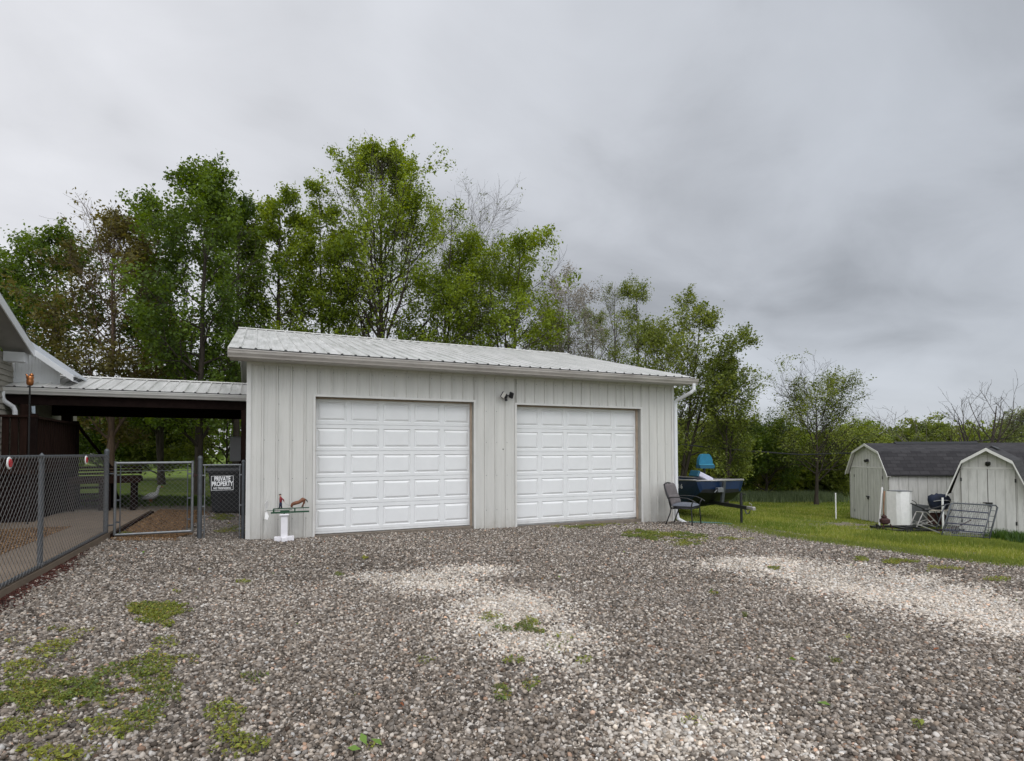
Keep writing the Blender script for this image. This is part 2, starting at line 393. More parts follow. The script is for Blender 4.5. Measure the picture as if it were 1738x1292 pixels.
def blobs_world(lst):
    out = []
    for (px, py, rx, ry, s) in lst:
        c = on_ground(px, py); a = on_ground(px+rx, py); b = on_ground(px, py+ry)
        out.append((c[0], c[1], a[0]-c[0], a[1]-c[1], b[0]-c[0], b[1]-c[1], s))
    return out
PALE = blobs_world([(640, 980, 70, 10, .8), (740, 990, 90, 24, 1), (800, 972, 80, 12, .9), (860, 1040, 120, 50, 1.05), (930, 1090, 110, 40, .95), (960, 1120, 80, 30, .6),
                    (1290, 958, 110, 14, 1.1), (1400, 973, 130, 20, 1.15), (1480, 992, 130, 22, 1.2), (1570, 1012, 130, 26, 1.2), (1650, 1032, 120, 28, 1.2), (1730, 1055, 120, 32, 1.2), (1180, 1250, 170, 60, .85), (1040, 1180, 100, 40, .45), (1330, 1290, 90, 40, .5)])
def pale_mask(x, y):
    x = np.asarray(x, float); y = np.asarray(y, float); m_ = np.zeros_like(x)
    for cx, cy, ax, ay, bx, by, s in PALE:
        det = ax*by-ay*bx; dx = x-cx; dy = y-cy
        u = (dx*by-dy*bx)/det; v = (ax*dy-ay*dx)/det
        m_ = np.maximum(m_, s*np.clip(1.6-1.15*np.sqrt(u*u+v*v), 0, 1))
    return np.clip(m_*(0.45+0.9*fbm(x*1.6, y*1.6, 21)), 0, 1)
def axis(lo, hi, step, far, grow=1.18):
    a = list(np.arange(lo, hi+1e-6, step)); s = step; v = hi
    while v < far: s *= grow; v += s; a.append(v)
    s = step; v = lo
    while v > -far: s *= grow; v -= s; a.insert(0, v)
    return np.array(a)
gx = axis(-8, 26, 0.16, 900); gy = axis(-12, 10, 0.16, 900)
X, Y = np.meshgrid(gx, gy, indexing='ij')
Z = gz(X)+(fbm(X*.5, Y*.5, 11)-.5)*0.05*np.clip((X-10)/3, 0, 1)
nx, ny = X.shape
Z = Z-0.06*(gravel_mask(X, Y) & gravel_mask(X, Y+.2))
V = np.stack([X.ravel(), Y.ravel(), Z.ravel()], 1)
I = (np.arange(nx-1)[:, None]*ny+np.arange(ny-1)[None, :]).ravel()
F = np.stack([I, I+ny, I+ny+1, I+1], 1)
me = new_mesh('ground', V, F, True)
def ground_mat():
    mt = bpy.data.materials.new('lawn'); mt.use_nodes = True; t = mt.node_tree; b = t.nodes['Principled BSDF']; b.inputs['Roughness'].default_value = 0.95
    b.inputs['Specular IOR Level'].default_value = 0.2
    g = N(t, 'ShaderNodeNewGeometry')
    n1 = N(t, 'ShaderNodeTexNoise', inp={'Scale': 0.9, 'Detail': 8.0, 'Roughness': 0.7}); wire(t, g, 'Position', n1, 'Vector')
    n2 = N(t, 'ShaderNodeTexNoise', inp={'Scale': 14.0, 'Detail': 6.0, 'Roughness': 0.7}); wire(t, g, 'Position', n2, 'Vector')
    c1 = ramp(t, n1.outputs[0], [(0.30, (0.075, 0.12, 0.018)), (0.5, (0.13, 0.19, 0.028)), (0.70, (0.21, 0.24, 0.045))])
    c2 = ramp(t, n2.outputs[0], [(0.3, 0.55), (0.7, 1.25)])
    c = mixc(t, 1.0, c1, c2, 'MULTIPLY')
    at = N(t, 'ShaderNodeAttribute', attribute_name='bare')
    soil = ramp(t, n2.outputs[0], [(0.3, (0.12, 0.095, 0.07)), (0.7, (0.27, 0.235, 0.19))])
    c = mixc(t, at.outputs['Fac'], c, soil)
    t.links.new(c, b.inputs['Base Color'])
    bp = N(t, 'ShaderNodeBump', inp={'Strength': 0.8, 'Distance': 0.04}); wire(t, n2, 0, bp, 'Height'); wire(t, bp, 0, b, 'Normal')
    return mt
a = me.attributes.new('bare', 'FLOAT', 'POINT')
BARE = blobs_world([(1440, 890, 60, 5, 1), (1490, 897, 50, 6, .9), (1530, 908, 22, 7, .8), (1570, 925, 30, 6, .6), (1380, 885, 50, 3, .5), (1640, 940, 40, 5, .7), (1470, 912, 30, 4, .7), (1700, 946, 40, 4, .6)])
def bare_mask(x, y):
    m_ = np.zeros_like(np.asarray(x, float))
    for cx, cy, ax, ay, bx, by, s in BARE:
        det = ax*by-ay*bx; dx = x-cx; dy = y-cy; u = (dx*by-dy*bx)/det; v = (ax*dy-ay*dx)/det
        m_ = np.maximum(m_, s*np.clip(1.9-1.5*np.sqrt(u*u+v*v), 0, 1))
    return m_*np.clip(fbm(x*2.2, y*2.2, 31)*2.2-.35, 0, 1)
bare = bare_mask(X, Y); under = ((X < 0) & (X > -9) & (Y < 7.0) & (Y > -14)).astype(float)
a.data.foreach_set('value', np.clip(bare+under, 0, 1).ravel().astype(np.float32))
tag(link('ground', me, ground_mat()), kind='structure')

# gravel drive: sheet a little above the ground, cut to its shape
gx2 = np.arange(-2.0, 34, 0.1); gy2 = np.arange(-16, 5.3, 0.1)
X, Y = np.meshgrid(gx2, gy2, indexing='ij'); Z = gz(X)+0.012+(fbm(X*.9, Y*.9, 17)-.5)*0.03
nx, ny = X.shape
V = np.stack([X.ravel(), Y.ravel(), Z.ravel()], 1)
cxm = (X[:-1, :-1]+0.05).ravel(); cym = (Y[:-1, :-1]+0.05).ravel()
I = (np.arange(nx-1)[:, None]*ny+np.arange(ny-1)[None, :]).ravel()
keep = gravel_mask(cxm, cym); I = I[keep]
F = np.stack([I, I+ny, I+ny+1, I+1], 1)
used, inv = np.unique(F, return_inverse=True); V2 = V[used]; F = inv.reshape(F.shape)
me = new_mesh('gravel_drive', V2, F, True)
a = me.attributes.new('pale', 'FLOAT', 'POINT'); a.data.foreach_set('value', pale_mask(V2[:, 0], V2[:, 1]).astype(np.float32))
def gravel_mat():
    mt = bpy.data.materials.new('gravel'); mt.use_nodes = True; t = mt.node_tree; b = t.nodes['Principled BSDF']; b.inputs['Roughness'].default_value = 0.85
    b.inputs['Specular IOR Level'].default_value = 0.3
    g = N(t, 'ShaderNodeNewGeometry')
    nw = N(t, 'ShaderNodeTexNoise', inp={'Scale': 30.0, 'Detail': 2.0}); wire(t, g, 'Position', nw, 'Vector')
    off = N(t, 'ShaderNodeVectorMath', operation='SCALE', inp={'Scale': 0.02}); wire(t, nw, 'Color', off, 0)
    ad = N(t, 'ShaderNodeVectorMath', operation='ADD'); wire(t, g, 'Position', ad, 0); wire(t, off, 0, ad, 1)
    vo = N(t, 'ShaderNodeTexVoronoi', inp={'Scale': 46.0}); wire(t, ad, 0, vo, 'Vector')
    sx = N(t, 'ShaderNodeSeparateColor'); wire(t, vo, 'Color', sx, 0)
    at = N(t, 'ShaderNodeAttribute', attribute_name='pale')
    dark = ramp(t, sx.outputs[0], [(0.0, (0.060, 0.048, 0.038)), (0.35, (0.115, 0.094, 0.075)), (0.7, (0.175, 0.146, 0.120)), (0.9, (0.26, 0.225, 0.19)), (1.0, (0.45, 0.41, 0.365))])
    pale = ramp(t, sx.outputs[0], [(0.0, (0.20, 0.175, 0.15)), (0.4, (0.36, 0.325, 0.285)), (0.8, (0.53, 0.485, 0.435)), (1.0, (0.72, 0.68, 0.63))])
    fst = math_n(t, 'LESS_THAN', sx.outputs[1], math_n(t, 'MULTIPLY', at.outputs['Fac'], 1.05))
    c = mixc(t, fst, dark, pale)
    gap = ramp(t, vo.outputs['Distance'], [(0.35, 1.0), (0.75, 0.30)])
    c = mixc(t, 1.0, c, gap, 'MULTIPLY')
    nb = N(t, 'ShaderNodeTexNoise', inp={'Scale': 0.7, 'Detail': 5.0}); wire(t, g, 'Position', nb, 'Vector')
    c = mixc(t, 1.0, c, ramp(t, nb.outputs[0], [(0.35, (0.92, 0.88, 0.83)), (0.65, (1.12, 1.10, 1.06))]), 'MULTIPLY')
    t.links.new(c, b.inputs['Base Color'])
    inv_ = math_n(t, 'SUBTRACT', 1.0, vo.outputs['Distance'])
    bp = N(t, 'ShaderNodeBump', inp={'Strength': 1.0, 'Distance': 0.012}); t.links.new(inv_, bp.inputs['Height']); wire(t, bp, 0, b, 'Normal')
    return mt
tag(link('gravel_drive', me, gravel_mat()), kind='structure')

rng = np.random.default_rng(7)
ICO_V = []; 
_p = (1+5**.5)/2
ICO_V = np.array([(-1,_p,0),(1,_p,0),(-1,-_p,0),(1,-_p,0),(0,-1,_p),(0,1,_p),(0,-1,-_p),(0,1,-_p),(_p,0,-1),(_p,0,1),(-_p,0,-1),(-_p,0,1)])/math.sqrt(1+_p*_p)
ICO_F = np.array([(0,11,5),(0,5,1),(0,1,7),(0,7,10),(0,10,11),(1,5,9),(5,11,4),(11,10,2),(10,7,6),(7,1,8),(3,9,4),(3,4,2),(3,2,6),(3,6,8),(3,8,9),(4,9,5),(2,4,11),(6,2,10),(8,6,7),(9,8,1)])
OCT_V = np.array([(1,0,0),(-1,0,0),(0,1,0),(0,-1,0),(0,0,1),(0,0,-1)], float)
OCT_F = np.array([(0,2,4),(2,1,4),(1,3,4),(3,0,4),(2,0,5),(1,2,5),(3,1,5),(0,3,5)])
def rot_mats(n, rg, tilt=0.5):
    yaw = rg.uniform(0, 2*np.pi, n); a_ = rg.normal(0, tilt, n); b_ = rg.normal(0, tilt, n)
    cz, sz = np.cos(yaw), np.sin(yaw); ca, sa = np.cos(a_), np.sin(a_); cb, sb = np.cos(b_), np.sin(b_)
    Rz = np.zeros((n,3,3)); Rz[:,0,0]=cz; Rz[:,0,1]=-sz; Rz[:,1,0]=sz; Rz[:,1,1]=cz; Rz[:,2,2]=1
    Rx = np.zeros((n,3,3)); Rx[:,0,0]=1; Rx[:,1,1]=ca; Rx[:,1,2]=-sa; Rx[:,2,1]=sa; Rx[:,2,2]=ca
    Ry = np.zeros((n,3,3)); Ry[:,0,0]=cb; Ry[:,0,2]=sb; Ry[:,1,1]=1; Ry[:,2,0]=-sb; Ry[:,2,2]=cb
    return Rz@Rx@Ry
def scatter(name, base_v, base_f, P, S, cols, rg, jit=0.22, tilt=0.5):
    n = len(P); k = len(base_v)
    B = base_v[None]*(1+rg.uniform(-jit, jit, (n, k, 1)))
    B = B*S[:, None, :]
    B = np.einsum('nij,nkj->nki', rot_mats(n, rg, tilt), B)+P[:, None, :]
    F_ = base_f[None]+(np.arange(n)*k)[:, None, None]
    me_ = new_mesh(name, B.reshape(-1, 3), F_.reshape(-1, base_f.shape[1]))
    set_tint(me_, np.repeat(cols, k, axis=0)); return me_
def wedge(n, r0, r1, rg, u0=-1.05, u1=1.08):
    """random points on the ground in the part in front of the photographer"""
    r_ = np.sqrt(rg.uniform(r0*r0, r1*r1, n)); u_ = rg.uniform(u0, u1, n)
    x_ = CX+_r.x*u_*r_+math.sin(YAW)*r_; y_ = CY+_r.y*u_*r_+math.cos(YAW)*r_
    return x_, y_
def stones(name, n, r0, r1, size, bv, bf, lift=0.35):
    x_, y_ = wedge(n, r0, r1, rng)
    k_ = gravel_mask(x_, y_) & ~((x_ > -0.05) & (x_ < 9.2) & (y_ > -0.03)); x_, y_ = x_[k_], y_[k_]; n = len(x_)
    s_ = size*np.exp(np.clip(rng.normal(0, 0.34, n), -1, .62)); S = np.stack([s_*rng.uniform(.85, 1.35, n), s_*rng.uniform(.7, 1.05, n), s_*rng.uniform(.45, .8, n)], 1)
    z_ = gz(x_)+0.012+(fbm(x_*.9, y_*.9, 17)-.5)*0.03+s_*rng.uniform(-.1, lift*1.5, n)
    pl = pale_mask(x_, y_); t_ = rng.uniform(0, 1, n)
    base = np.array([(0.050, 0.041, 0.033), (0.105, 0.088, 0.073), (0.155, 0.132, 0.111), (0.22, 0.19, 0.163), (0.31, 0.273, 0.24), (0.56, 0.52, 0.475)])
    pb = np.array([(0.22, 0.19, 0.16), (0.34, 0.302, 0.262), (0.44, 0.398, 0.352), (0.53, 0.486, 0.437), (0.62, 0.575, 0.525), (0.76, 0.72, 0.67)])
    idx = t_**.90*5; i0 = np.clip(idx.astype(int), 0, 4); fr = (idx-i0)[:, None]
    pl = (rng.uniform(0, 1, n) < pl**1.3*1.1).astype(float)
    c = (base[i0]*(1-fr)+base[i0+1]*fr)*(1-pl[:, None])+(pb[i0]*(1-fr)+pb[i0+1]*fr)*pl[:, None]
    hue = rng.normal(0, .035, (n, 1)); c = c*np.concatenate([1+hue, 1+hue*.1, 1-hue], 1)
    red = rng.uniform(0, 1, n) < 0.035; c[red] *= (1.12, .86, .72)
    big = (fbm(x_*.7, y_*.7, 41)[:, None]-.5)*.35+1
    P_ = np.stack([x_, y_, z_], 1)
    me_ = scatter(name, bv, bf, P_, S, np.clip(c*big*np.array((1.01, .985, .945)), 0.02, .9), rng)
    return me_
me = stones('gravel', 200000, 2.0, 6.6, 0.0106, ICO_V, ICO_F)
tag(link('loose_gravel', me, M_stone), 'loose grey brown and white stones covering the near part of the driveway', 'gravel', kind='stuff')
me = stones('gravel', 300000, 6.6, 13.5, 0.0113, OCT_V*1.25, OCT_F)
tag(link('loose_gravel', me, M_stone), 'loose grey brown and white stones spread on the driveway up to the garage doors', 'gravel', kind='stuff')

# ---- grass blades
def blades(name, x_, y_, z0, hgt, wid, cols, rg, lean=0.45):
    n = len(x_); yaw = rg.uniform(0, 2*np.pi, n); ld = rg.uniform(0, 2*np.pi, n); ln = np.abs(rg.normal(0, lean, n))*hgt
    P0 = np.stack([x_-np.cos(yaw)*wid, y_-np.sin(yaw)*wid, z0], 1); P1 = np.stack([x_+np.cos(yaw)*wid, y_+np.sin(yaw)*wid, z0], 1)
    T = np.stack([x_+np.cos(ld)*ln, y_+np.sin(ld)*ln, z0+hgt], 1)
    V_ = np.stack([P0, P1, T], 1).reshape(-1, 3); F_ = np.arange(3*n).reshape(-1, 3)
    me_ = new_mesh(name, V_, F_); set_tint(me_, np.repeat(cols, 3, axis=0)); return me_
def grass_cols(n, rg, x_, y_, a=(0.10, 0.155, 0.014), b=(0.28, 0.30, 0.055), c=(0.42, 0.38, 0.14), dry=0.08):
    t_ = np.clip(fbm(x_*1.1, y_*1.1, 51)*1.6-.3+rg.normal(0, .22, n), 0, 1)[:, None]
    q = np.array(a)*(1-t_)+np.array(b)*t_; d_ = rg.uniform(0, 1, n) < dry; q[d_] = c; return q
n = 260000; r_ = rng.uniform(8.5, 30, n); u_ = rng.uniform(0.2, 1.15, n)
x_ = CX+_r.x*u_*r_+math.sin(YAW)*r_; y_ = CY+_r.y*u_*r_+math.cos(YAW)*r_
k_ = ~gravel_mask(x_, y_) & (x_ > 9.2) & (bare_mask(x_, y_) < rng.uniform(.1, .9, n)); x_, y_ = x_[k_], y_[k_]; n = len(x_)
hg = 0.045*np.exp(rng.normal(0, .35, n))*(0.7+fbm(x_*1.3, y_*1.3, 61)*.9)
me = blades('grass', x_, y_, gz(x_)-.01, hg, 0.006+r_[k_]*0.0003, grass_cols(n, rng, x_, y_), rng)
tag(link('lawn_grass', me, M_blade), 'mown yellow green lawn grass beside the gravel and around the sheds', 'grass', kind='stuff')
# weeds in the gravel
WEED = blobs_world([(270, 1040, 48, 14, 1), (255, 1062, 34, 12, .9), (75, 1110, 60, 26, .45), (30, 1140, 50, 18, .55), (130, 1075, 40, 10, .35), (60, 1190, 75, 28, 1.1), (150, 1185, 60, 24, 1.1), (215, 1150, 45, 20, .8), (270, 1130, 50, 26, .9), (285, 1185, 60, 30, .75),
                    (250, 1240, 40, 22, .6), (380, 1220, 60, 26, .55), (330, 1135, 30, 14, .5), (400, 1270, 50, 22, .6), (60, 1250, 60, 36, .65), (170, 1262, 60, 30, .6), (30, 1280, 50, 20, .6), (440, 1165, 40, 16, .22), (280, 1100, 34, 12, .35), (100, 1290, 80, 22, .6),
                    (900, 1070, 22, 16, .85), (838, 1050, 26, 12, .3), (855, 1075, 16, 8, .4), (735, 1128, 24, 8, .4), (880, 1130, 24, 12, .35), (850, 1185, 16, 12, .6), (900, 1168, 14, 10, .5), (1000, 1128, 18, 8, .4), (600, 1190, 14, 8, .35), (630, 1280, 16, 8, .5), (940, 1100, 40, 22, .12),
                    (1130, 912, 60, 7, 1), (1165, 925, 30, 5, .7), (1090, 905, 30, 4, .8), (985, 896, 40, 3, .4), (1020, 892, 60, 2.5, .35), (1240, 918, 50, 3, .3), (1315, 968, 10, 3, .6), (1212, 1012, 14, 5, .5), (1525, 956, 30, 4, .7), (1465, 952, 14, 4, .5), (1600, 968, 40, 5, .4), (1700, 985, 30, 4, .4),
                    (1265, 1050, 6, 3, .8), (1290, 1078, 20, 5, .35), (1435, 1090, 10, 4, .4), (1415, 1130, 16, 5, .35), (1290, 1125, 8, 4, .6), (1555, 1240, 10, 5, .6), (1180, 1230, 30, 16, .2), (620, 950, 6, 3, .7), (575, 978, 8, 3, .6), (235, 937, 14, 3, .5), (410, 990, 16, 5, .5), (300, 1010, 12, 3, .3), (205, 908, 22, 3, .5), (375, 880, 20, 5, .8), (395, 900, 30, 8, .3)])
xs, ys, sc_ = [], [], []
for cx, cy, ax, ay, bx, by, s in WEED:
    area = abs(ax*by-ay*bx)*math.pi; n = int(min(26000, max(60, area*24000*s)))
    rr = np.sqrt(rng.uniform(0, 1, n))*1.25; th = rng.uniform(0, 2*np.pi, n); uu = rr*np.cos(th); vv = rr*np.sin(th)
    px_ = cx+ax*uu+bx*vv; py_ = cy+ay*uu+by*vv
    nz = fbm(px_*4.5, py_*4.5, 71)*1.0+fbm(px_*13, py_*13, 73)*.6; k_ = nz > 0.47+0.36*rr+0.20*(1-min(s, 1))
    xs.append(px_[k_]); ys.append(py_[k_])
x_ = np.concatenate(xs); y_ = np.concatenate(ys); k_ = ~((x_ > -0.02) & (x_ < 9.2) & (y_ > -0.02)); x_, y_ = x_[k_], y_[k_]; n = len(x_)
LV = np.array([(1, 0, 0), (0, .55, .25), (-1, 0, .05), (0, -.55, .25)], float); LF = np.array([(0, 1, 2, 3)])
s_ = 0.0058*np.exp(rng.normal(0, .4, n)); hh = rng.uniform(0.010, 0.034, n)*(0.5+fbm(x_*5, y_*5, 77))
mixn = (fbm(x_*1.4, y_*1.4, 81)*1.9-.45+rng.normal(0, .2, n)).clip(0, 1)[:, None]
cols = np.array((0.100, 0.150, 0.034))*(1-mixn)+np.array((0.29, 0.30, 0.045))*mixn; cols *= rng.uniform(.6, 1.3, (n, 1))
dry = rng.uniform(0, 1, n) < .07; cols[dry] = (0.36, 0.26, 0.08)
me = scatter('weeds', LV, LF, np.stack([x_, y_, gz(x_)+.012+hh], 1), np.stack([s_*1.3, s_*1.3, s_], 1), cols, rng, .15, .55)
kb = rng.uniform(0, 1, n) < .16; nb_ = int(kb.sum())
me2 = blades('weed_blades', x_[kb], y_[kb], gz(x_[kb])+.005, rng.uniform(.02, .065, nb_), .0016, np.where(rng.uniform(0, 1, (nb_, 1)) < .25, np.array((.34, .28, .12)), np.array((.13, .19, .035))*rng.uniform(.6, 1.4, (nb_, 1))), rng, .6)
tag(link('weed_stems', me2, M_blade), 'thin grass stems and dead stalks standing among the gravel weeds', 'weeds', kind='stuff')
tag(link('ground_weeds', me, M_blade), 'low green and yellow weeds creeping through the gravel in patches', 'weeds', kind='stuff')
# a few fallen leaves and broader weed leaves
n = 90; x_, y_ = wedge(n, 2.6, 11, rng); k_ = gravel_mask(x_, y_) & (y_ < -.2); x_, y_ = x_[k_], y_[k_]
for q in [(617, 1268), (640, 1276), (600, 1285), (1208, 1008), (1400, 1208), (1345, 1130), (1555, 1238)]:
    g_ = on_ground(*q); x_ = np.append(x_, g_[0]); y_ = np.append(y_, g_[1])
n = len(x_); s_ = rng.uniform(.010, .022, n); s_[-7:] = .03
cc = np.array([(0.30, 0.11, 0.05), (0.42, 0.25, 0.08), (0.12, 0.22, 0.03), (0.16, 0.25, 0.04)])[rng.integers(0, 4, n)]; cc[-7:] = (0.16, 0.27, 0.05)
me = scatter('fallen_leaves', LV, LF, np.stack([x_, y_, gz(x_)+.04], 1), np.stack([s_*1.2, s_*1.2, s_], 1), cc, rng, .2, .4)
tag(link('fallen_leaves', me, M_blade), 'single fallen leaves lying about on the gravel drive', 'leaves', kind='stuff')

# ------------------------------------------------------------------ garage
RIB = 0.2286; GW = 9.144; GD = 10.95; WH = 3.06
garage = empty('garage', (0, 0, 0), 0, 'long light grey metal garage with two white overhead doors and a ribbed metal roof', 'garage')
D1 = (4.75*RIB, 17.95*RIB); D2 = (22.05*RIB, 35.9*RIB); DT1, DT2 = 2.50, 2.48
# door openings (inner) follow the ribs seen above them
def rib_profile(x0, x1, first):
    """x, height of the pan profile: strong rib every 9 inches with two faint ones between"""
    pts = [(x0, 0)]; k = int(math.floor((x0-first)/RIB))-1
    while first+k*RIB < x1+.3:
        c = first+k*RIB
        for dx, h in ((-0.021, 0), (-0.012, 0.025), (0.012, 0.025), (0.021, 0), (0.075, 0), (0.080, 0.0025), (0.088, 0.0025), (0.093, 0), (0.136, 0), (0.141, 0.0025), (0.149, 0.0025), (0.154, 0)):
            if x0 < c+dx < x1: pts.append((c+dx, h))
        k += 1
    pts.append((x1, 0)); return pts
def corr_wall(mb, x0, x1, zlo, zhi, P):
    pr = rib_profile(x0, x1, 0.0)
    for (xa, ha), (xb, hb) in zip(pr[:-1], pr[1:]):
        a, b, c, d = P(xa, ha, zlo(xa)), P(xb, hb, zlo(xb)), P(xb, hb, zhi(xb)), P(xa, ha, zhi(xa)); mb._a([a, b, c, d], [(0, 1, 2, 3)])
zb = lambda x: -0.16*x/GW-0.02
fb = MB(); PF = lambda x, h, z: (x, -h, z)
top = lambda x: WH
corr_wall(fb, 0.0, D1[0], zb, top, PF); corr_wall(fb, D1[0], D1[1], lambda x: DT1, top, PF); corr_wall(fb, D1[1], D2[0], zb, top, PF)
corr_wall(fb, D2[0], D2[1], lambda x: DT2, top, PF); corr_wall(fb, D2[1], GW, zb, top, PF)
# screw heads and the small hole
fb.mi = 1
for k in range(1, 40):
    for z in (0.35, 1.05, 1.72, 2.35, 2.95):
        x = k*RIB+.03
        if (D1[0]-.05 < x < D1[1]+.05 and z < DT1) or (D2[0]-.05 < x < D2[1]+.05 and z < DT2): continue
        if z in (2.35,) and random.Random(k).random() < .3: continue
        fb.cbox((x, -.003, z+zb(x)*.3), (.010, .006, .010))
fb.build('front_wall', [M_wall, M_galvd], garage)
sb = MB(); gslope = 0.2538; YR = 5.475
gt = lambda y: WH+gslope*(min(y, 2*YR-y))
corr_wall(sb, 0, GD, lambda x: -0.3, gt, lambda x, h, z: (0.0-h, x, z)); sb.build('side_wall', M_wall, garage)
sb = MB(); corr_wall(sb, 0, GD, lambda x: -0.5, gt, lambda x, h, z: (GW+h, x, z)); sb.build('side_wall', M_wall, garage)
sb = MB(); corr_wall(sb, 0, GW, lambda x: -0.5, top, lambda x, h, z: (x, GD+h, z)); sb.build('back_wall', M_wall, garage)
# corner, door and base trim
tb = MB()
for xa in (-0.024, GW-0.045):
    z0 = zb(max(0, xa))
    tb.box((xa, -0.024, z0-.02), (xa+.07, 0.05, WH))
tb.box((0.05, -0.022, WH-.05), (GW-.05, -0.001, WH))
for (a_, b_), dt in ((D1, DT1), (D2, DT2)):
    tb.box((a_-.035, -0.028, zb(a_)-.02), (a_+.004, 0.0, dt+.035)); tb.box((b_-.004, -0.028, zb(b_)-.02), (b_+.035, 0.0, dt+.035))
    tb.box((a_+.004, -0.028, dt-.003), (b_-.004, 0.0, dt+.035))
for a_, b_ in ((0.046, D1[0]-.035), (D1[1]+.035, D2[0]-.035), (D2[1]+.035, GW-.045)):
    tb.box((a_, -0.026, (zb(a_)+zb(b_))/2-.07), (b_, -0.020, (zb(a_)+zb(b_))/2+.018))
tb.build('trim', M_trim, garage)
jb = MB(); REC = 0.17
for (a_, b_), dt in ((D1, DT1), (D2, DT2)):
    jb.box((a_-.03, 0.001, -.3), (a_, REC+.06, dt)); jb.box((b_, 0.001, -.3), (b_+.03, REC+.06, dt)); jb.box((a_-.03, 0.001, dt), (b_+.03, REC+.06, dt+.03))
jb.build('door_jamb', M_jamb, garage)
st = MB()
for (a_, b_), dt in ((D1, DT1), (D2, DT2)):
    st.box((a_+.001, REC-.035, -.15), (a_+.022, REC-.012, dt-.001)); st.box((b_-.03, REC-.06, -.15), (b_-.001, REC-.012, dt-.001)); st.box((a_+.022, REC-.035, dt-.028), (b_-.03, REC-.012, dt-.001))
st.build('weatherstrip', M_stop, garage)
sb = MB()
for (a_, b_) in (D1, D2): sb.box((a_+.002, 0.02, zb(b_)-.2), (b_-.002, REC+.1, zb((a_+b_)/2)+.075))
sb.build('sill', M_sill, garage)
def door_section(x0, x1, z0, z1):
    """one horizontal section with five pressed panels, facing -Y"""
    mb = MB(); n = 5; W = (x1-x0)/n; H = z1-z0; y = REC
    gy_ = 0.018
    # seam lips
    def quad(a, b, c, d): mb._a([a, b, c, d], [(0, 1, 2, 3)])
    zt, zl = z1-0.005, z0+0.005
    quad((x0, y+.012, z1), (x1, y+.012, z1), (x1, y, zt), (x0, y, zt)); quad((x0, y, zl), (x1, y, zl), (x1, y+.012, z0), (x0, y+.012, z0))
    quad((x0, y+.006, z1-.026), (x1, y+.006, z1-.026), (x1, y, z1-.031), (x0, y, z1-.031)) if False else None
    for i in range(n):
        a, b = x0+i*W, x0+(i+1)*W; ix, iz0, iz1 = 0.040, 0.060, 0.070
        ring = [(a, b, zl, zt, y)]
        ring.append((a+ix, b-ix, zl+iz0-.005, zt-iz1+.005, y))
        ring.append((a+ix+.014, b-ix-.014, zl+iz0+.012, zt-iz1-.012, y+.015))
        ring.append((a+ix+.052, b-ix-.052, zl+iz0+.050, zt-iz1-.050, y-.003))
        for (p, q) in zip(ring[:-1], ring[1:]):
            A = [(p[0], p[4], p[2]), (p[1], p[4], p[2]), (p[1], p[4], p[3]), (p[0], p[4], p[3])]
            B = [(q[0], q[4], q[2]), (q[1], q[4], q[2]), (q[1], q[4], q[3]), (q[0], q[4], q[3])]
            for k in range(4): j = (k+1) % 4; quad(A[k], A[j], B[j], B[k])
        q = ring[-1]; quad((q[0], q[4], q[2]), (q[1], q[4], q[2]), (q[1], q[4], q[3]), (q[0], q[4], q[3]))
    quad((x0, y+.04, z0), (x0, y+.04, z1), (x1, y+.04, z1), (x1, y+.04, z0))
    return mb
for nm, (a_, b_), dt, zlo in (('left', D1, DT1, 0.0), ('right', D2, DT2, -0.05)):
    gd = MB(); gd.box((a_+.002, REC+.042, zlo-.02), (b_-.002, REC+.06, dt-.002))
    z0 = zlo+.06; gd.box((a_+.002, REC-.004, zlo+.025), (b_-.002, REC+.03, z0)); g = gd.build('garage_door', M_door, garage)
    g['label'] = 'white five section overhead door, nearer the '+('chain link gate' if nm == 'left' else 'patio chair')
    H = (dt-z0)/5
    for i in range(5):
        mb = door_section(a_+.004, b_-.004, z0+i*H, z0+(i+1)*H); mb.build('door_section', M_door, g)
# roof
XL, XR, YE, ZE = -0.30, 9.44, -0.465, 3.205
ZR = ZE+gslope*(YR-YE)
RIB_END_SHADE = MB()  # black faces painting the shade in open rib ends and below the edge
def roof_sheet(mb, xl, xr, ye, ze, yr, zr, first, thick=.0):
    for k_ in range(int((xr-xl)/RIB)+2):
        c_ = first+k_*RIB
        if xl+.03 < c_ < xr-.03 and ye < yr: RIB_END_SHADE._a([(c_-.030, ye-.003, ze-.010), (c_+.030, ye-.003, ze-.010), (c_+.012, ye-.003, ze+.016), (c_-.012, ye-.003, ze+.016)], [(0, 1, 2, 3)])
    pr = rib_profile(xl, xr, first); ny_ = (ze-zr)
    L = math.hypot(yr-ye, zr-ze); nrm = (-(zr-ze)/L*(1 if yr > ye else -1), abs(yr-ye)/L)
    for (xa, ha), (xb, hb) in zip(pr[:-1], pr[1:]):
        def P(x, h, t): return (x, ye+(yr-ye)*t+nrm[0]*h, ze+(zr-ze)*t+nrm[1]*h)
        mb._a([P(xa, ha, 0), P(xb, hb, 0), P(xb, hb, 1), P(xa, ha, 1)], [(0, 1, 2, 3)])
        mb._a([P(xa, -.004, 0), P(xb, -.004, 0), P(xb, hb, 0), P(xa, ha, 0)], [(0, 1, 2, 3)])
rb = MB(); roof_sheet(rb, XL, XR, YE, ZE, YR, ZR, -0.115); roof_sheet(rb, XL, XR, 2*YR-YE, ZE, YR, ZR, -0.115)
roof = rb.build('roof', M_roof, garage)
RIB_END_SHADE.box((XL+.002, YE+.002, ZE-.022), (XR-.002, YE+.02, ZE-.006)); RIB_END_SHADE.build('rib_end_shade', M_black, roof); RIB_END_SHADE = MB()
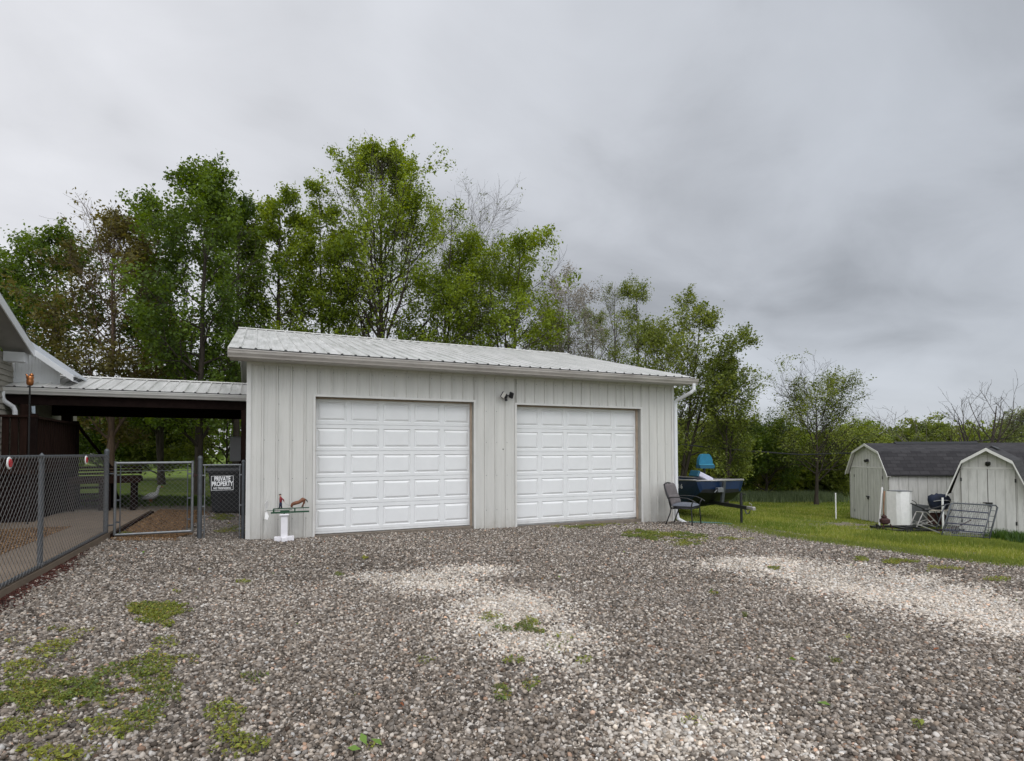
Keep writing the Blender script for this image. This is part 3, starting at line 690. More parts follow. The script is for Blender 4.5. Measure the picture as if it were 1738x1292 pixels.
rd = MB(); rd._a([(XL-.01, YR-.16, ZR-.04+.030), (XR+.01, YR-.16, ZR-.04+.030), (XR+.01, YR, ZR+.035), (XL-.01, YR, ZR+.035), (XR+.01, YR+.16, ZR-.01), (XL-.01, YR+.16, ZR-.01)], [(0, 1, 2, 3), (3, 2, 4, 5)])
rd._a([(XL-.01, YR-.16, ZR-.04+.030), (XR+.01, YR-.16, ZR-.04+.030), (XR+.01, YR-.16, ZR-.022), (XL-.01, YR-.16, ZR-.022)], [(0, 1, 2, 3)])
rd.build('ridge_cap', M_trim, roof)
uz = MB()   # underside and fascia boards
uz._a([(XL, YE, ZE-.012), (XR, YE, ZE-.012), (XR, YR, ZR-.012), (XL, YR, ZR-.012), (XR, 2*YR-YE, ZE-.012), (XL, 2*YR-YE, ZE-.012)], [(0, 3, 2, 1), (3, 5, 4, 2)])
uz.box((XL+.02, YE+.03, ZE-.15), (XR-.02, YE+.05, ZE-.006)); uz.box((XL+.02, YE+.05, ZE-.15), (XR-.02, -.001, ZE-.13))
for xx in (XL, XR-.02):
    uz._a([(xx, YE, ZE-.16), (xx+.02, YE, ZE-.16), (xx+.02, YR, ZR-.16), (xx, YR, ZR-.16), (xx, YE, ZE-.004), (xx+.02, YE, ZE-.004), (xx+.02, YR, ZR-.004), (xx, YR, ZR-.004)],
          [(0, 3, 2, 1), (0, 1, 5, 4), (1, 2, 6, 5), (2, 3, 7, 6), (3, 0, 4, 7)])
    uz._a([(xx, 2*YR-YE, ZE-.16), (xx+.02, 2*YR-YE, ZE-.16), (xx+.02, YR, ZR-.16), (xx, YR, ZR-.16), (xx, 2*YR-YE, ZE-.004), (xx+.02, 2*YR-YE, ZE-.004), (xx+.02, YR, ZR-.004), (xx, YR, ZR-.004)],
          [(0, 3, 2, 1), (0, 1, 5, 4), (1, 2, 6, 5), (2, 3, 7, 6), (3, 0, 4, 7)])
uz.build('soffit', M_soff, garage)
# side overhang return beside the left wall (box seen under the eave end)
bx = MB(); bx.box((-0.125, -0.02, 2.2), (-0.03, 0.06, WH-.01)); 
def gutter_prof(y0, z1): return [(y0, z1-.125), (y0-.075, z1-.125), (y0-.085, z1-.10), (y0-.112, z1-.06), (y0-.118, z1-.02), (y0-.127, z1-.018), (y0-.127, z1), (y0-.118, z1), (y0-.108, z1-.012), (y0, z1-.012)]
gb = MB(); gb.prism(gutter_prof(YE+.05, ZE-.034), 'x', XL+.005, XR+.03); gut = gb.build('gutter', M_gut, garage)
# downspout at the right corner
dp = MB(); xd = GW+.075
def spout(mb, pts, wx=.07, wy=.05):
    mb.tube(pts, wx/2**.5, 4, flat=wy/wx)
dp.tube([(xd+.14, YE-.02, ZE-.14), (xd+.14, YE-.02, ZE-.28), (xd+.10, YE+.02, ZE-.34), (xd-.02, -.085, ZE-.50), (xd-.03, -.045, ZE-.60), (xd-.03, -.045, 0.05), (xd, -.07, -.10), (xd+.12, -.22, -.2)], .043, 8)
dp.build('downspout', M_white, garage, smooth=False)
# flood light
q = (20.9*RIB, -0.02, 2.64)
fl = MB(); fl.lathe([(0.045, 0), (0.045, 0.03)], (0, 0, 0), 12); 
fl = MB(); fl.cbox((q[0], q[1]-.02, q[2]), (.10, .05, .10), .02); fl.tube([(q[0], q[1]-.05, q[2]), (q[0]-.04, q[1]-.10, q[2])], .014, 8); fl.tube([(q[0], q[1]-.05, q[2]), (q[0]+.06, q[1]-.10, q[2]+.005)], .014, 8)
fl.lathe([(.01, 0), (.03, .01), (.03, .04), (.012, .055)], (q[0]-.005, q[1]-.075, q[2]-.11), 10); fl.tube([(q[0], q[1]-.05, q[2]-.01), (q[0]-.004, q[1]-.075, q[2]-.07)], .012, 8)
flo = fl.build('flood_light', M_black, garage)
for sgn, tl in ((-1, .5), (1, .9)):
    hb = MB(); hb.T = Matrix.Translation((q[0]+sgn*.085, q[1]-.12, q[2]+.01)) @ Matrix.Rotation(-sgn*tl, 4, 'Z') @ Matrix.Rotation(R(25), 4, 'Y') @ Matrix.Rotation(R(18), 4, 'X')
    hb.cbox((0, 0.01, 0), (.10, .035, .13), .012); ho = hb.build('lamp_head', M_black, flo)
    if sgn < 0:
        lb = MB(); lb.T = hb.T; lb.cbox((0, -.010, 0), (.092, .012, .118), .005); lb.build('lens', M_lens, flo)
hl = MB(); hl.lathe([(.012, 0), (.012, .004)], (0, 0, 0), 8); hl2 = MB(); hl2.T = Matrix.Translation((20.75*RIB+.0, -.001, 1.55)) @ Matrix.Rotation(R(90), 4, 'X'); hl2.lathe([(.014, 0), (.012, .005)], n=8); hl2.build('hole_disc', M_black, garage)  # black disc painting the dark inside of the small hole

# ------------------------------------------------------------------ covered walkway between house and garage
EYc, EZc, RYc = 3.9, 2.86, 5.5
RZc = EZc+.26*(RYc-EYc); BYc = 2*RYc-EYc
cw = empty('covered_walkway', (-2.3, 5.5, .2), 0, 'low metal roofed walkway on dark brown posts joining the house to the garage', 'carport')
off = (-2.3, 5.5, .2)
cb = MB(); roof_sheet(cb, -4.55, -.03, EYc, EZc, RYc, RZc, -4.33); roof_sheet(cb, -4.55, -.03, BYc, EZc, RYc, RZc, -4.33)
cr = cb.build('roof', M_roof, cw, off=off); RIB_END_SHADE.box((-4.545, EYc+.002, EZc-.02), (-.035, EYc+.02, EZc-.006)); RIB_END_SHADE.build('rib_end_shade', M_black, cr, off=off)
c2 = MB(); c2._a([(-4.56, RYc-.13, RZc-.012), (-.028, RYc-.13, RZc-.012), (-.028, RYc, RZc+.03), (-4.56, RYc, RZc+.03), (-.028, RYc+.13, RZc-.012), (-4.56, RYc+.13, RZc-.012)], [(0, 1, 2, 3), (3, 2, 4, 5)])
c2.build('ridge_cap', M_trim, cr, off=off)
c3 = MB(); c3.prism(gutter_prof(EYc+.045, EZc-.030), 'x', -4.66, -.035); c3.build('gutter', M_white if False else M_trim, cw, off=off)
c4 = MB(); c4.box((-4.5, EYc+.046, EZc-.16), (-.04, EYc+.058, EZc-.03)); c4.build('fascia', M_trim, cw, off=off)
c5 = MB(); c5.box((-4.5, EYc+.06, 2.50), (-.06, EYc+.16, 2.74)); c5.build('beam', M_beam, cw, off=off)
c5 = MB(); c5.box((-4.5, BYc-.25, 2.44), (-.06, BYc-.12, 2.74)); c5.build('beam', M_beam, cw, off=off)
c6 = MB(); c6.box((-4.5, EYc+.17, 2.742), (-.05, BYc-.02, 2.76)); c6.build('ceiling', M_ceil, cw, off=off)
for x, y, w_ in ((-4.18, EYc+.1, .14), (-.13, EYc+.1, .13), (-4.2, BYc-.2, .2), (-.14, BYc-.2, .14)):
    p_ = MB(); p_.cbox((x, y, 1.25), (w_, w_, 2.5), .008); p_.build('post', M_brown, cw, off=off)
sp = MB(); sp.tube([(-4.50, EYc-.06, EZc-.12), (-4.50, EYc-.06, EZc-.24), (-4.47, EYc-.03, EZc-.32), (-4.36, EYc+.06, EZc-.42), (-4.33, EYc+.06, EZc-.5), (-4.33, EYc+.06, 1.2)], .045, 8); sp.build('downspout', M_white, cw, off=off)
li = empty('ceiling_lamp', (-.62, 5.0, 2.74), 0, 'small white lamp under the dark walkway ceiling', 'lamp')
lb = MB(); lb.lathe([(.05, 0), (.05, -.03), (.02, -.05)], n=12); lb.build('lamp_base', M_wpaint, li)
lb = MB(); lb.lathe([(.02, -.05), (.045, -.08), (.05, -.11), (.03, -.15), (.005, -.16)], n=12); lb.build('bulb', M_wpaint, li, smooth=True)
gbx = empty('utility_box', (-.34, 6.2, 1.6), 0, 'pale grey utility cabinet hanging beside the dark post behind the black bin', 'cabinet')
b_ = MB(); b_.cbox((0, 0, 0), (.34, .22, .66), .012); b_.build('cabinet_body', M_box, gbx)
b_ = MB(); b_.cbox((0, -.116, 0), (.30, .012, .60), .004); b_.build('door', M_box, gbx)
b_ = MB(); b_.cbox((.12, -.13, .12), (.03, .015, .08)); b_.build('latch', M_wpaint, gbx)
b_ = MB(); b_.cbox((.10, .05, -.9), (.09, .09, 1.3)); b_.build('support', M_brown, gbx)

# ------------------------------------------------------------------ house
HX = -4.5
hs = empty('house', (-6, 1, .2), 0, 'beige sided house with white roof edges at the left end of the walkway', 'house'); ho_ = (-6, 1, .2)
M_sid = mat('house_siding', (0.33, 0.31, 0.26), 0.7, noise=0.05)
M_sofh = mat('house_soffit', (0.30, 0.29, 0.275), 0.7, noise=0.05)
hw = MB(); k = 0; z = 0.2
while z < 5.4:      # lapped boards on the wall facing the garage
    ye_ = min(4.38, 4.02-(z+.115+.15-3.66)/.39)
    if ye_ > -3: hw._a([(HX+.022, -3, z), (HX+.022, ye_, z), (HX, ye_, z+.115), (HX, -3, z+.115)], [(0, 1, 2, 3)]); hw._a([(HX, -3, z), (HX, ye_, z), (HX+.022, ye_, z), (HX+.022, -3, z)], [(0, 1, 2, 3)])
    z += .115
hw.box((-12, 4.30, .2), (HX-.01, 4.36, 3.4)); hw.box((-12, -3, .2), (HX-.005, -2.95, 5))
# trim wall above the rake line so boards end under the soffit
hw.build('wall', M_sid, hs, off=ho_)
cp = MB(); cp.box((HX-.02, 4.34, 2.75), (HX+.03, 4.42, 3.72)); cp.build('corner_post', M_white, hs, off=ho_)
# main roof: falls towards +Y with an overhang over the gable wall
OVX = -4.05
def rk(y): return 3.66+(4.02-y)*.39
def slab(mb, pts, th):
    n = len(pts); mb._a([p for p in pts]+[(p[0], p[1], p[2]-th) for p in pts], [tuple(range(n)), tuple(range(2*n-1, n-1, -1))]+[(i, (i+1) % n, n+(i+1) % n, n+i) for i in range(n)])
hr = MB(); slab(hr, [(OVX, 4.02, rk(4.02)+.02), (OVX, -3.0, rk(-3.0)+.02), (-12, -3.0, rk(-3.0)+.02), (-12, 4.02, rk(4.02)+.02)], .03)
M_rfh = mat('house_roof_edge', (0.50, 0.53, 0.57), 0.4, noise=0.05)
hr.build('roof', M_rfh, hs, off=ho_)
hf = MB(); slab(hf, [(OVX+.012, 4.03, rk(4.03)-.02), (OVX+.012, -3.0, rk(-3.0)-.02), (OVX-.01, -3.0, rk(-3.0)-.02), (OVX-.01, 4.03, rk(4.03)-.02)], .17)
hf.build('rake_board', M_white, hs, off=ho_)
hso = MB(); slab(hso, [(OVX-.011, 4.0, rk(4.0)-.13), (OVX-.011, -3.0, rk(-3.0)-.13), (HX-.02, -3.0, rk(-3.0)-.13), (HX-.02, 4.0, rk(4.0)-.13)], .012); hso.build('soffit', M_sofh, hs, off=ho_)
hb_ = MB(); hb_.box((HX+.02, 3.78, rk(4.02)-.31), (-4.15, 4.02, rk(4.02)-.12)); hb_.build('eave_return', M_white, hs, off=ho_)
# rear wing: gable end above the walkway roof, rake falling to the right
def wk(x): return 3.66-(x-(-4.07))*.77
wg = MB(); 
wx0, wx1 = HX+.03, -3.72
wg._a([(wx0, 4.41, 2.8), (wx1, 4.41, 2.8), (wx1, 4.41, wk(wx1)-.13), (wx0, 4.41, wk(wx0)-.13)], [(0, 1, 2, 3)])
x = wx0+.03
while x < wx1-.02: wg.box((x, 4.402, 2.8), (x+.012, 4.409, wk(x)-.14)); x += .055
wg.build('gable_panel', M_white, hs, off=ho_)
wr = MB(); slab(wr, [(-4.5, 4.0, wk(-4.5)+.03), (-3.38, 4.0, wk(-3.38)+.03), (-3.38, 5.3, wk(-3.38)+.03), (-4.5, 5.3, wk(-4.5)+.03)], .03); wr.build('roof', M_rfh, hs, off=ho_)
wf = MB(); slab(wf, [(-4.06, 3.985, wk(-4.06)-.0), (-3.39, 3.985, wk(-3.39)-.0), (-3.39, 4.005, wk(-3.39)-.0), (-4.06, 4.005, wk(-4.06)-.0)], .13); wf.build('rake_board', M_white, hs, off=ho_)
ws = MB(); slab(ws, [(-4.5, 4.006, wk(-4.5)-.115), (-3.40, 4.006, wk(-3.40)-.115), (-3.40, 5.28, wk(-3.40)-.115), (-4.5, 5.28, wk(-4.5)-.115)], .01); ws.build('soffit', M_white, hs, off=ho_)
wb = MB(); wb._a([(-12, 4.43, .2), (HX, 4.43, .2), (HX, 9, .2), (-12, 9, .2), (-12, 4.43, 3.6), (HX, 4.43, 3.6), (HX, 9, 3.6), (-12, 9, 3.6)], [(0, 1, 5, 4), (1, 2, 6, 5), (4, 5, 6, 7)]); wb.build('rear_wing', M_sid, hs, off=ho_)

# deck with railing under the walkway, beside the house
dk = empty('wooden_deck', (-4.6, 4.0, .25), 0, 'raised dark brown wooden deck with slatted railing beside the house wall', 'deck'); do = (-4.6, 4.0, .25)
b_ = MB(); b_.box((-9, 2.4, 1.12), (-3.55, 5.2, 1.20)); b_.build('deck_floor', M_brown, dk, off=do)
b_ = MB(); b_.box((-9, 2.45, .25), (-3.62, 2.5, 1.12)); b_.box((-3.66, 2.5, .25), (-3.62, 5.2, 1.12)); b_.build('skirt', M_beam, dk, off=do)
b_ = MB()
x = -6.0
while x < -3.6: b_.box((x, 2.44, 1.2), (x+.10, 2.47, 2.16)); x += .13
b_.box((-6.0, 2.40, 2.16), (-3.54, 2.52, 2.20))
y = 2.55
while y < 5.1: b_.box((-3.62, y, 1.2), (-3.585, y+.10, 2.14)); y += .135
b_.box((-3.66, 2.52, 2.14), (-3.54, 5.2, 2.18))
b_.build('railing', M_brown, dk, off=do)
for x, y in ((-3.60, 2.46), (-4.9, 2.46), (-3.60, 5.15)):
    b_ = MB(); b_.cbox((x, y, 1.23), (.10, .10, 2.0), .006); b_.build('post', M_beam, dk, off=do)
b_ = MB()
for i in range(6): b_.box((-3.9-.0, 5.22+i*.24, 1.0-i*.17), (-3.0, 5.22+i*.24+.27, 1.04-i*.17))
for xx in (-3.94, -3.0): slab(b_, [(xx, 5.2, 1.1), (xx+.04, 5.2, 1.1), (xx+.04, 6.75, .05), (xx, 6.75, .05)], .25)
b_.build('stairs', M_brown, dk, off=do)
b_ = MB(); b_.tube([(-3.58, 5.15, 2.15), (-3.2, 6.5, 1.15)], .035, 6); b_.build('handrail', M_beam, dk, off=do)

# patio slab, wood chips
cs = MB()
SZ = 0.25
cs.box((-2.72, -6.0, 0.0), (-1.96, 4.0, SZ)); cs.box((-6.5, 1.35, 0.0), (-2.722, 4.0, SZ))
o = cs.build('patio', M_conc); tag(o, kind='structure')
cl_ = MB(); cl_.box((-2.06, -5.9, .0), (-2.02, -0.02, SZ+.03)); o = cl_.build('edging_board', M_tan); tag(o, 'long brown board edging the patio below the chain link fence', 'board')
cl_ = MB(); cl_.box((-1.955, .15, .0), (-1.91, 4.02, SZ-.03)); o = cl_.build('edging_board', M_brown); tag(o, 'dark brown board along the patio edge behind the gate', 'board')
def chips(name, n, fx, z0, label):
    x_, y_ = fx(n); n = len(x_)
    S = np.stack([rng.uniform(.008, .022, n), rng.uniform(.004, .010, n), rng.uniform(.002, .005, n)], 1)
    t_ = rng.uniform(0, 1, (n, 1)); c = np.array((.11, .062, .033))*(1-t_)+np.array((.38, .235, .12))*t_; d_ = rng.uniform(0, 1, n) < .12; c[d_] = (.05, .03, .02)
    me_ = scatter(name, OCT_V*1.2, OCT_F, np.stack([x_, y_, z0(x_)+rng.uniform(0, .02, n)], 1), S, c, rng, .2, .45)
    tag(link(name, me_, M_chip), label, 'wood chips', kind='stuff')
def f1(n):
    x_ = rng.uniform(-1.92, -.75, n); y_ = rng.uniform(-.35, 4.9, n); k_ = (x_ < -.98+(fbm(x_*3, y_*3, 91)-.5)*.5) & (y_ > -.25+(fbm(x_*4, y_*4, 92)-.3)*.5); return x_[k_], y_[k_]
chips('wood_chips', 26000, f1, lambda x: gz(x)+.012, 'tan wood chips covering the path behind the gate')
def f2(n): return rng.uniform(-6.2, -2.73, n), rng.uniform(-4, 1.34, n)
chips('wood_chips', 42000, f2, lambda x: 0*x+SZ-.012, 'tan wood chips in the bed behind the chain link fence')
b_ = MB(); b_.box((-1.95, -.3, 0.0), (-.95, 4.95, .10)); b_ = MB()
pb = MB(); pb._a([(-1.955, -.2, gzf(-1.95)+.008), (-1.05, -.2, gzf(-1.05)+.008), (-1.05, 4.9, gzf(-1.05)+.008), (-1.955, 4.9, gzf(-1.95)+.008)], [(0, 1, 2, 3)])
pb._a([(-6.4, -6, SZ-.02), (-2.72, -6, SZ-.02), (-2.72, 1.35, SZ-.02), (-6.4, 1.35, SZ-.02)], [(0, 1, 2, 3)])
tag(pb.build('path', mat('chip_bed', (0.15, 0.092, 0.050), 0.95, noise=0.5, nscale=45, bump=.6, bscale=60)), kind='structure')
# red mulch crumbs at the foot of the edging
n = 1500; x_ = -2.0+np.abs(rng.normal(0, .09, n)); y_ = rng.uniform(-4.6, -2.3, n)
x_ = np.append(x_, -1.98+np.abs(rng.normal(0, .05, 160))); y_ = np.append(y_, rng.normal(-1.85, .25, 160)); n = len(x_)
S = np.stack([rng.uniform(.008, .02, n), rng.uniform(.004, .010, n), rng.uniform(.002, .006, n)], 1)
me = scatter('red_mulch', OCT_V*1.2, OCT_F, np.stack([x_, y_, gz(x_)+.03], 1), S, np.array((.075, .024, .017))*rng.uniform(.4, 1.6, (n, 1)), rng, .2, .4)
tag(link('red_mulch', me, M_chip), 'red brown mulch crumbs along the foot of the edging board', 'mulch', kind='stuff')

# ------------------------------------------------------------------ chain link fence
def chainlink(mb, P, L, z0, z1, cell=.062, r=.0016, n=4):
    """P(s,z) maps along the run; diagonal wires both ways, slightly crimped"""
    H = z1-z0; s = -H
    while s < L:
        for sg in (1, -1):
            a0 = max(0, -s); a1 = min(H, L-s)
            if a1-a0 < .02: continue
            pts = []
            for t in (a0, a1):
                zz_ = z0+t if sg > 0 else z1-t
                pts.append(P(s+t, zz_, .002*sg))
            mb.tube(pts, r, n, cap=False)
        s += cell
def tie(mb, p, r): mb.tube([(p[0]-r, p[1], p[2]), (p[0]+r, p[1], p[2])], .006, 6)
FX = -2.0
fe = empty('chain_link_fence', (FX, -2.5, .2), 0, 'galvanised chain link fence along the patio edge at the left of the drive', 'fence'); fo = (FX, -2.5, .2)
mb = MB(); chainlink(mb, lambda s, z, o: (FX+.035+o, -6.0+s, z), 6.02, .27, 1.46, cell=.088, r=.0019); mb.build('chain_mesh', M_wire, fe, off=fo)
for y, r_, h in ((-2.87, .026, 1.44), (-5.85, .026, 1.44)):
    mb = MB(); mb.tube([(FX, y, .05), (FX, y, h)], r_, 12); mb.lathe([(r_*1.15, 0), (r_*1.15, .03), (.012, .05), (.004, .06)], (FX, y, h), 12); mb.build('post', M_galvd, fe, off=fo, smooth=False)
mb = MB(); mb.tube([(FX, .07, .05), (FX, .07, 1.50)], .034, 14); mb.lathe([(.038, 0), (.038, .03), (.03, .05), (.012, .065)], (FX, .07, 1.50), 14)
for z in (.35, .6, .9, 1.2, 1.42): mb.lathe([(.038, 0), (.038, .022)], (FX, .07, z), 14)
mb.build('terminal_post', M_galvd, fe, off=fo)
mb = MB(); mb.tube([(FX, -6.0, 1.46), (FX, .05, 1.46)], .017, 10)
for y in np.arange(-5.6, 0, .55): mb.lathe([(.021, -.006), (.021, .006)], (FX+.012, y, 1.46), 8)
mb.build('top_rail', M_galvd, fe, off=fo)
mb = MB(); mb.tube([(FX+.01, -6.0, .29), (FX+.01, .05, .27)], .019, 10); mb.build('bottom_rail', M_galvd, fe, off=fo)
mb = MB(); mb.lathe([(.03, -.01), (.03, .015)], (FX+.01, -2.87, .29), 8); mb.build('tie_wire', M_galv, fe, off=fo)
for y, z in ((-1.34, 1.405), (-3.93, 1.405)):
    for nm, r0, ofx, mt in (('reflector', .058, .05, M_wpaint), ('reflector_lens', .040, .058, M_red)):
        mb = MB(); mb.T = Matrix.Translation((FX+ofx, y, z)) @ Matrix.Rotation(R(90), 4, 'Y'); mb.lathe([(r0, 0), (r0, .006), (r0*.9, .010)], n=20)
        if nm == 'reflector': par = mb.build(nm, mt, fe, off=fo)
        else: mb.build(nm, mt, par, off=fo)
GY = .15
def xz_mesh(mb, x0, x1, z0, z1, y=GY): chainlink(mb, lambda s, z, o: (x0+s, y+o, z), x1-x0, z0, z1, cell=.076, r=.0019)
ga = empty('chain_link_gate', (-1.35, GY, .15), 0, 'galvanised chain link walk gate between the fence end post and the middle post', 'gate'); go = (-1.35, GY, .15)
x0, x1, z0, z1 = -1.90, -.83, .20, 1.335
mb = MB(); mb.tube([(x0, GY, z0), (x0, GY, z1+.03)], .021, 10); mb.tube([(x1, GY, z0), (x1, GY, z1+.03)], .021, 10); mb.tube([(x0, GY, z1), (x1, GY, z1)], .021, 10); mb.tube([(x0, GY, z0), (x1, GY, z0)], .021, 10); mb.build('gate_frame', M_galv, ga, off=go)
mb = MB(); xz_mesh(mb, x0+.06, x1-.06, z0, z1); mb.build('chain_mesh', M_wire, ga, off=go)
mb = MB(); mb.tube([(x0+.07, GY, z0+.02), (x0+.07, GY, z1-.02)], .008, 6); mb.tube([(x1-.07, GY, z0+.02), (x1-.07, GY, z1-.02)], .008, 6); mb.tube([(x0, GY, z1-.13), (x1, GY, z1-.13)], .005, 6)
for z in (.4, .75, 1.15):
    for xx in (x0, x1): mb.box((xx-.02 if xx == x1 else xx, GY-.012, z-.012), (xx if xx == x1 else xx+.075, GY+.012, z+.012)); mb.box((min(xx, xx+(.07 if xx == x0 else -.07)), GY-.014, z-.012), (max(xx, xx+(.07 if xx == x0 else -.07)), GY+.014, z+.012))
mb.build('tension_bar', M_galvd, ga, off=go)
mb = MB(); mb.tube([(x1+.02, GY, 1.12), (x1+.10, GY-.01, 1.12)], .011, 8); mb.tube([(x1+.03, GY-.03, 1.16), (x1+.03, GY-.03, 1.10)], .009, 8); mb.build('latch', M_rust, ga, off=go)
mb = MB(); mb.tube([(x0-.10, GY, 1.17), (x0, GY, 1.17)], .012, 8); mb.build('hinge', M_galvd, ga, off=go); mb = MB(); mb.tube([(x0-.10, GY, .36), (x0, GY, .36)], .012, 8); mb.build('hinge', M_galvd, ga, off=go)
fp = empty('chain_link_fence', (-.38, GY, .05), 0, 'narrow fixed chain link panel between the middle post and the garage corner', 'fence'); fo = (-.38, GY, .05)
mb = MB(); mb.tube([(-.72, GY, -.1), (-.72, GY, 1.38)], .036, 14); mb.lathe([(.040, 0), (.040, .03), (.032, .055), (.01, .07)], (-.72, GY, 1.38), 14)
for z in (.2, .75, 1.15): mb.lathe([(.040, 0), (.040, .025)], (-.72, GY, z), 14)
mb.build('post', M_galvd, fp, off=fo)
mb = MB(); mb.tube([(-.065, GY, -.1), (-.065, GY, 1.32)], .028, 14); mb.lathe([(.031, 0), (.031, .03), (.01, .055)], (-.065, GY, 1.32), 14); mb.build('post', M_galvd, fp, off=fo)
mb = MB(); mb.tube([(-.65, GY, .02), (-.65, GY, 1.29)], .010, 8); mb.tube([(-.12, GY, .02), (-.12, GY, 1.29)], .010, 8); mb.tube([(-.68, GY, 1.29), (-.10, GY, 1.29)], .014, 8)
for z in (.2, .6, 1.12):
    mb.box((-.70, GY-.012, z-.01), (-.64, GY+.012, z+.01)); mb.box((-.13, GY-.012, z-.01), (-.06, GY+.012, z+.01))
mb.build('panel_frame', M_galv, fp, off=fo)
mb = MB(); xz_mesh(mb, -.65, -.12, .04, 1.28); mb.build('chain_mesh', M_wire, fp, off=fo)
# sign
sg = empty('warning_sign', (-.385, GY-.03, .985), 0, 'black sign with white words hanging on the chain link panel in front of the bin', 'sign')
M_sb = mat('sign_black', (0.012, 0.012, 0.013), 0.45); M_sw = mat('sign_white', (0.75, 0.75, 0.75), 0.5)
mb = MB(); mb.cbox((0, 0, 0), (.345, .004, .25)); mb.build('sign_board', M_sb, sg)
mb = MB()
for a, b in (((-.168, -.0035, .116), (.168, -.0022, .121)), ((-.168, -.0035, -.121), (.168, -.0022, -.116)), ((-.168, -.0035, -.116), (-.163, -.0022, .116)), ((.163, -.0035, -.116), (.168, -.0022, .116))): mb.box(a, b)
mb.build('sign_border', M_sw, sg)
def text_mesh(body, size, loc, rot, mt, parent, name='lettering', sx=1.0, ext=.0008, bold=.0, width=None):
    cu = bpy.data.curves.new('t', 'FONT'); cu.body = body; cu.size = size; cu.align_x = 'CENTER'; cu.align_y = 'CENTER'; cu.extrude = ext; cu.offset = bold
    ob = bpy.data.objects.new('t', cu); COL.objects.link(ob)
    dg = bpy.context.evaluated_depsgraph_get(); me_ = bpy.data.meshes.new_from_object(ob.evaluated_get(dg)); bpy.data.objects.remove(ob)
    me_.name = name; me_.materials.clear(); o = link(name, me_, mt, parent)
    if width: xs_ = [v.co.x for v in me_.vertices]; sx = width/(max(xs_)-min(xs_))
    o.location = loc; o.rotation_euler = rot; o.scale = (sx, 1, 1); return o
text_mesh('PRIVATE', .105, (0, -.0032, .068), (R(90), 0, 0), M_sw, sg, width=.242, bold=.0026)
text_mesh('PROPERTY', .105, (0, -.0032, -.016), (R(90), 0, 0), M_sw, sg, width=.318, bold=.0026)
text_mesh('NO TRESPASSING', .046, (0, -.0032, -.088), (R(90), 0, 0), M_sw, sg, width=.262, bold=.0009)

# ------------------------------------------------------------------ bin, table, goose, torch
bn = empty('wheelie_bin', (-.44, 4.55, .05), R(-4), 'large black wheeled rubbish bin behind the private property sign', 'bin')
mb = MB(); mb._a([(-.33, -.30, .08), (.33, -.30, .08), (.33, .28, .08), (-.33, .28, .08), (-.40, -.40, .98), (.40, -.40, .98), (.40, .36, .98), (-.40, .36, .98)], [(0, 3, 2, 1), (0, 1, 5, 4), (1, 2, 6, 5), (2, 3, 7, 6), (3, 0, 4, 7)])
mb.box((-.43, -.43, .98), (.43, .39, 1.02)); mb.box((-.30, -.37, .50), (.30, -.345, .55)); mb.build('body', M_blackp, bn)
mb = MB(); mb.prism([(-.46, 1.03), (-.42, 1.09), (.0, 1.13), (.40, 1.12), (.44, 1.03)], 'x', -.44, .44); mb.tube([(-.36, .48, 1.05), (.36, .48, 1.05)], .02, 8); mb.build('lid', M_blackp, bn)
for s in (-1, 1):
    mb = MB(); mb.T = Matrix.Translation((s*.34, .30, .13)) @ Matrix.Rotation(R(90), 4, 'Y'); mb.lathe([(.13, -.03), (.13, .03)], n=16); mb.build('wheel', M_tyre, bn)
mb = MB(); mb.lathe([(.30, 0), (.30, .01)], (0, 0, 0), 8)
cloth = MB(); cloth._a([(.30, -.47, .98), (.43, -.46, .98), (.44, -.40, .35), (.36, -.44, .28), (.28, -.46, .55)], [(0, 1, 2, 3, 4)]); cloth._a([(.30, -.465, .98), (.43, -.455, .98), (.44, -.395, .35), (.36, -.435, .28), (.28, -.455, .55)], [(4, 3, 2, 1, 0)])
o = cloth.build('rag', M_box); o.location = (-.44, 4.55, .05); tag(o, 'grey rag hanging over the right front edge of the black bin', 'rag')
pt = empty('picnic_table', (-3.35, 5.1, .2), R(6), 'dark brown slatted table with bench standing at the back edge of the patio', 'table')
mb = MB()
for i in range(6): mb.box((-1.0, -.42+i*.14, .73), (1.0, -.42+i*.14+.125, .77))
mb.build('tabletop', M_brown, pt)
mb = MB(); mb.box((-1.02, -.46, .62), (1.02, -.43, .74)); mb.box((-1.02, .43, .62), (1.02, .46, .74)); mb.build('apron', M_brown, pt)
for x in (-.85, -.3, .35, .88):
    for y in (-.38, .38):
        mb = MB(); mb.cbox((x, y, .35), (.10 if abs(x) > .5 else .22, .08, .72), .005); mb.build('leg', M_beam, pt)
mb = MB()
for z in (.80, .87, .94): mb.box((-1.0, .44, z), (1.0, .47, z+.045))
mb.build('back_rail', M_brown, pt)
gs = empty('goose_statue', (-2.3, 6.4, gzf(-2.3)), R(-15), 'white goose lawn figure with orange feet standing on the grass behind the patio', 'statue'); gs.scale = (.88, .88, .86)
def skin_like(mb, pts, rad, n=12): mb.tube(pts, rad, n)
mb = MB(); mb.tube([(-.26, 0, .17), (-.18, 0, .20), (-.08, 0, .24), (.03, 0, .27), (.11, 0, .31), (.15, 0, .37), (.165, 0, .44), (.175, 0, .50), (.20, 0, .535), (.235, 0, .535)], [.012, .055, .09, .10, .075, .048, .036, .034, .042, .030], 14); mb.build('body', M_goose, gs, smooth=True)
mb = MB(); mb.tube([(.25, 0, .53), (.32, 0, .515)], [.022, .008], 8); mb.build('beak', M_orange, gs)
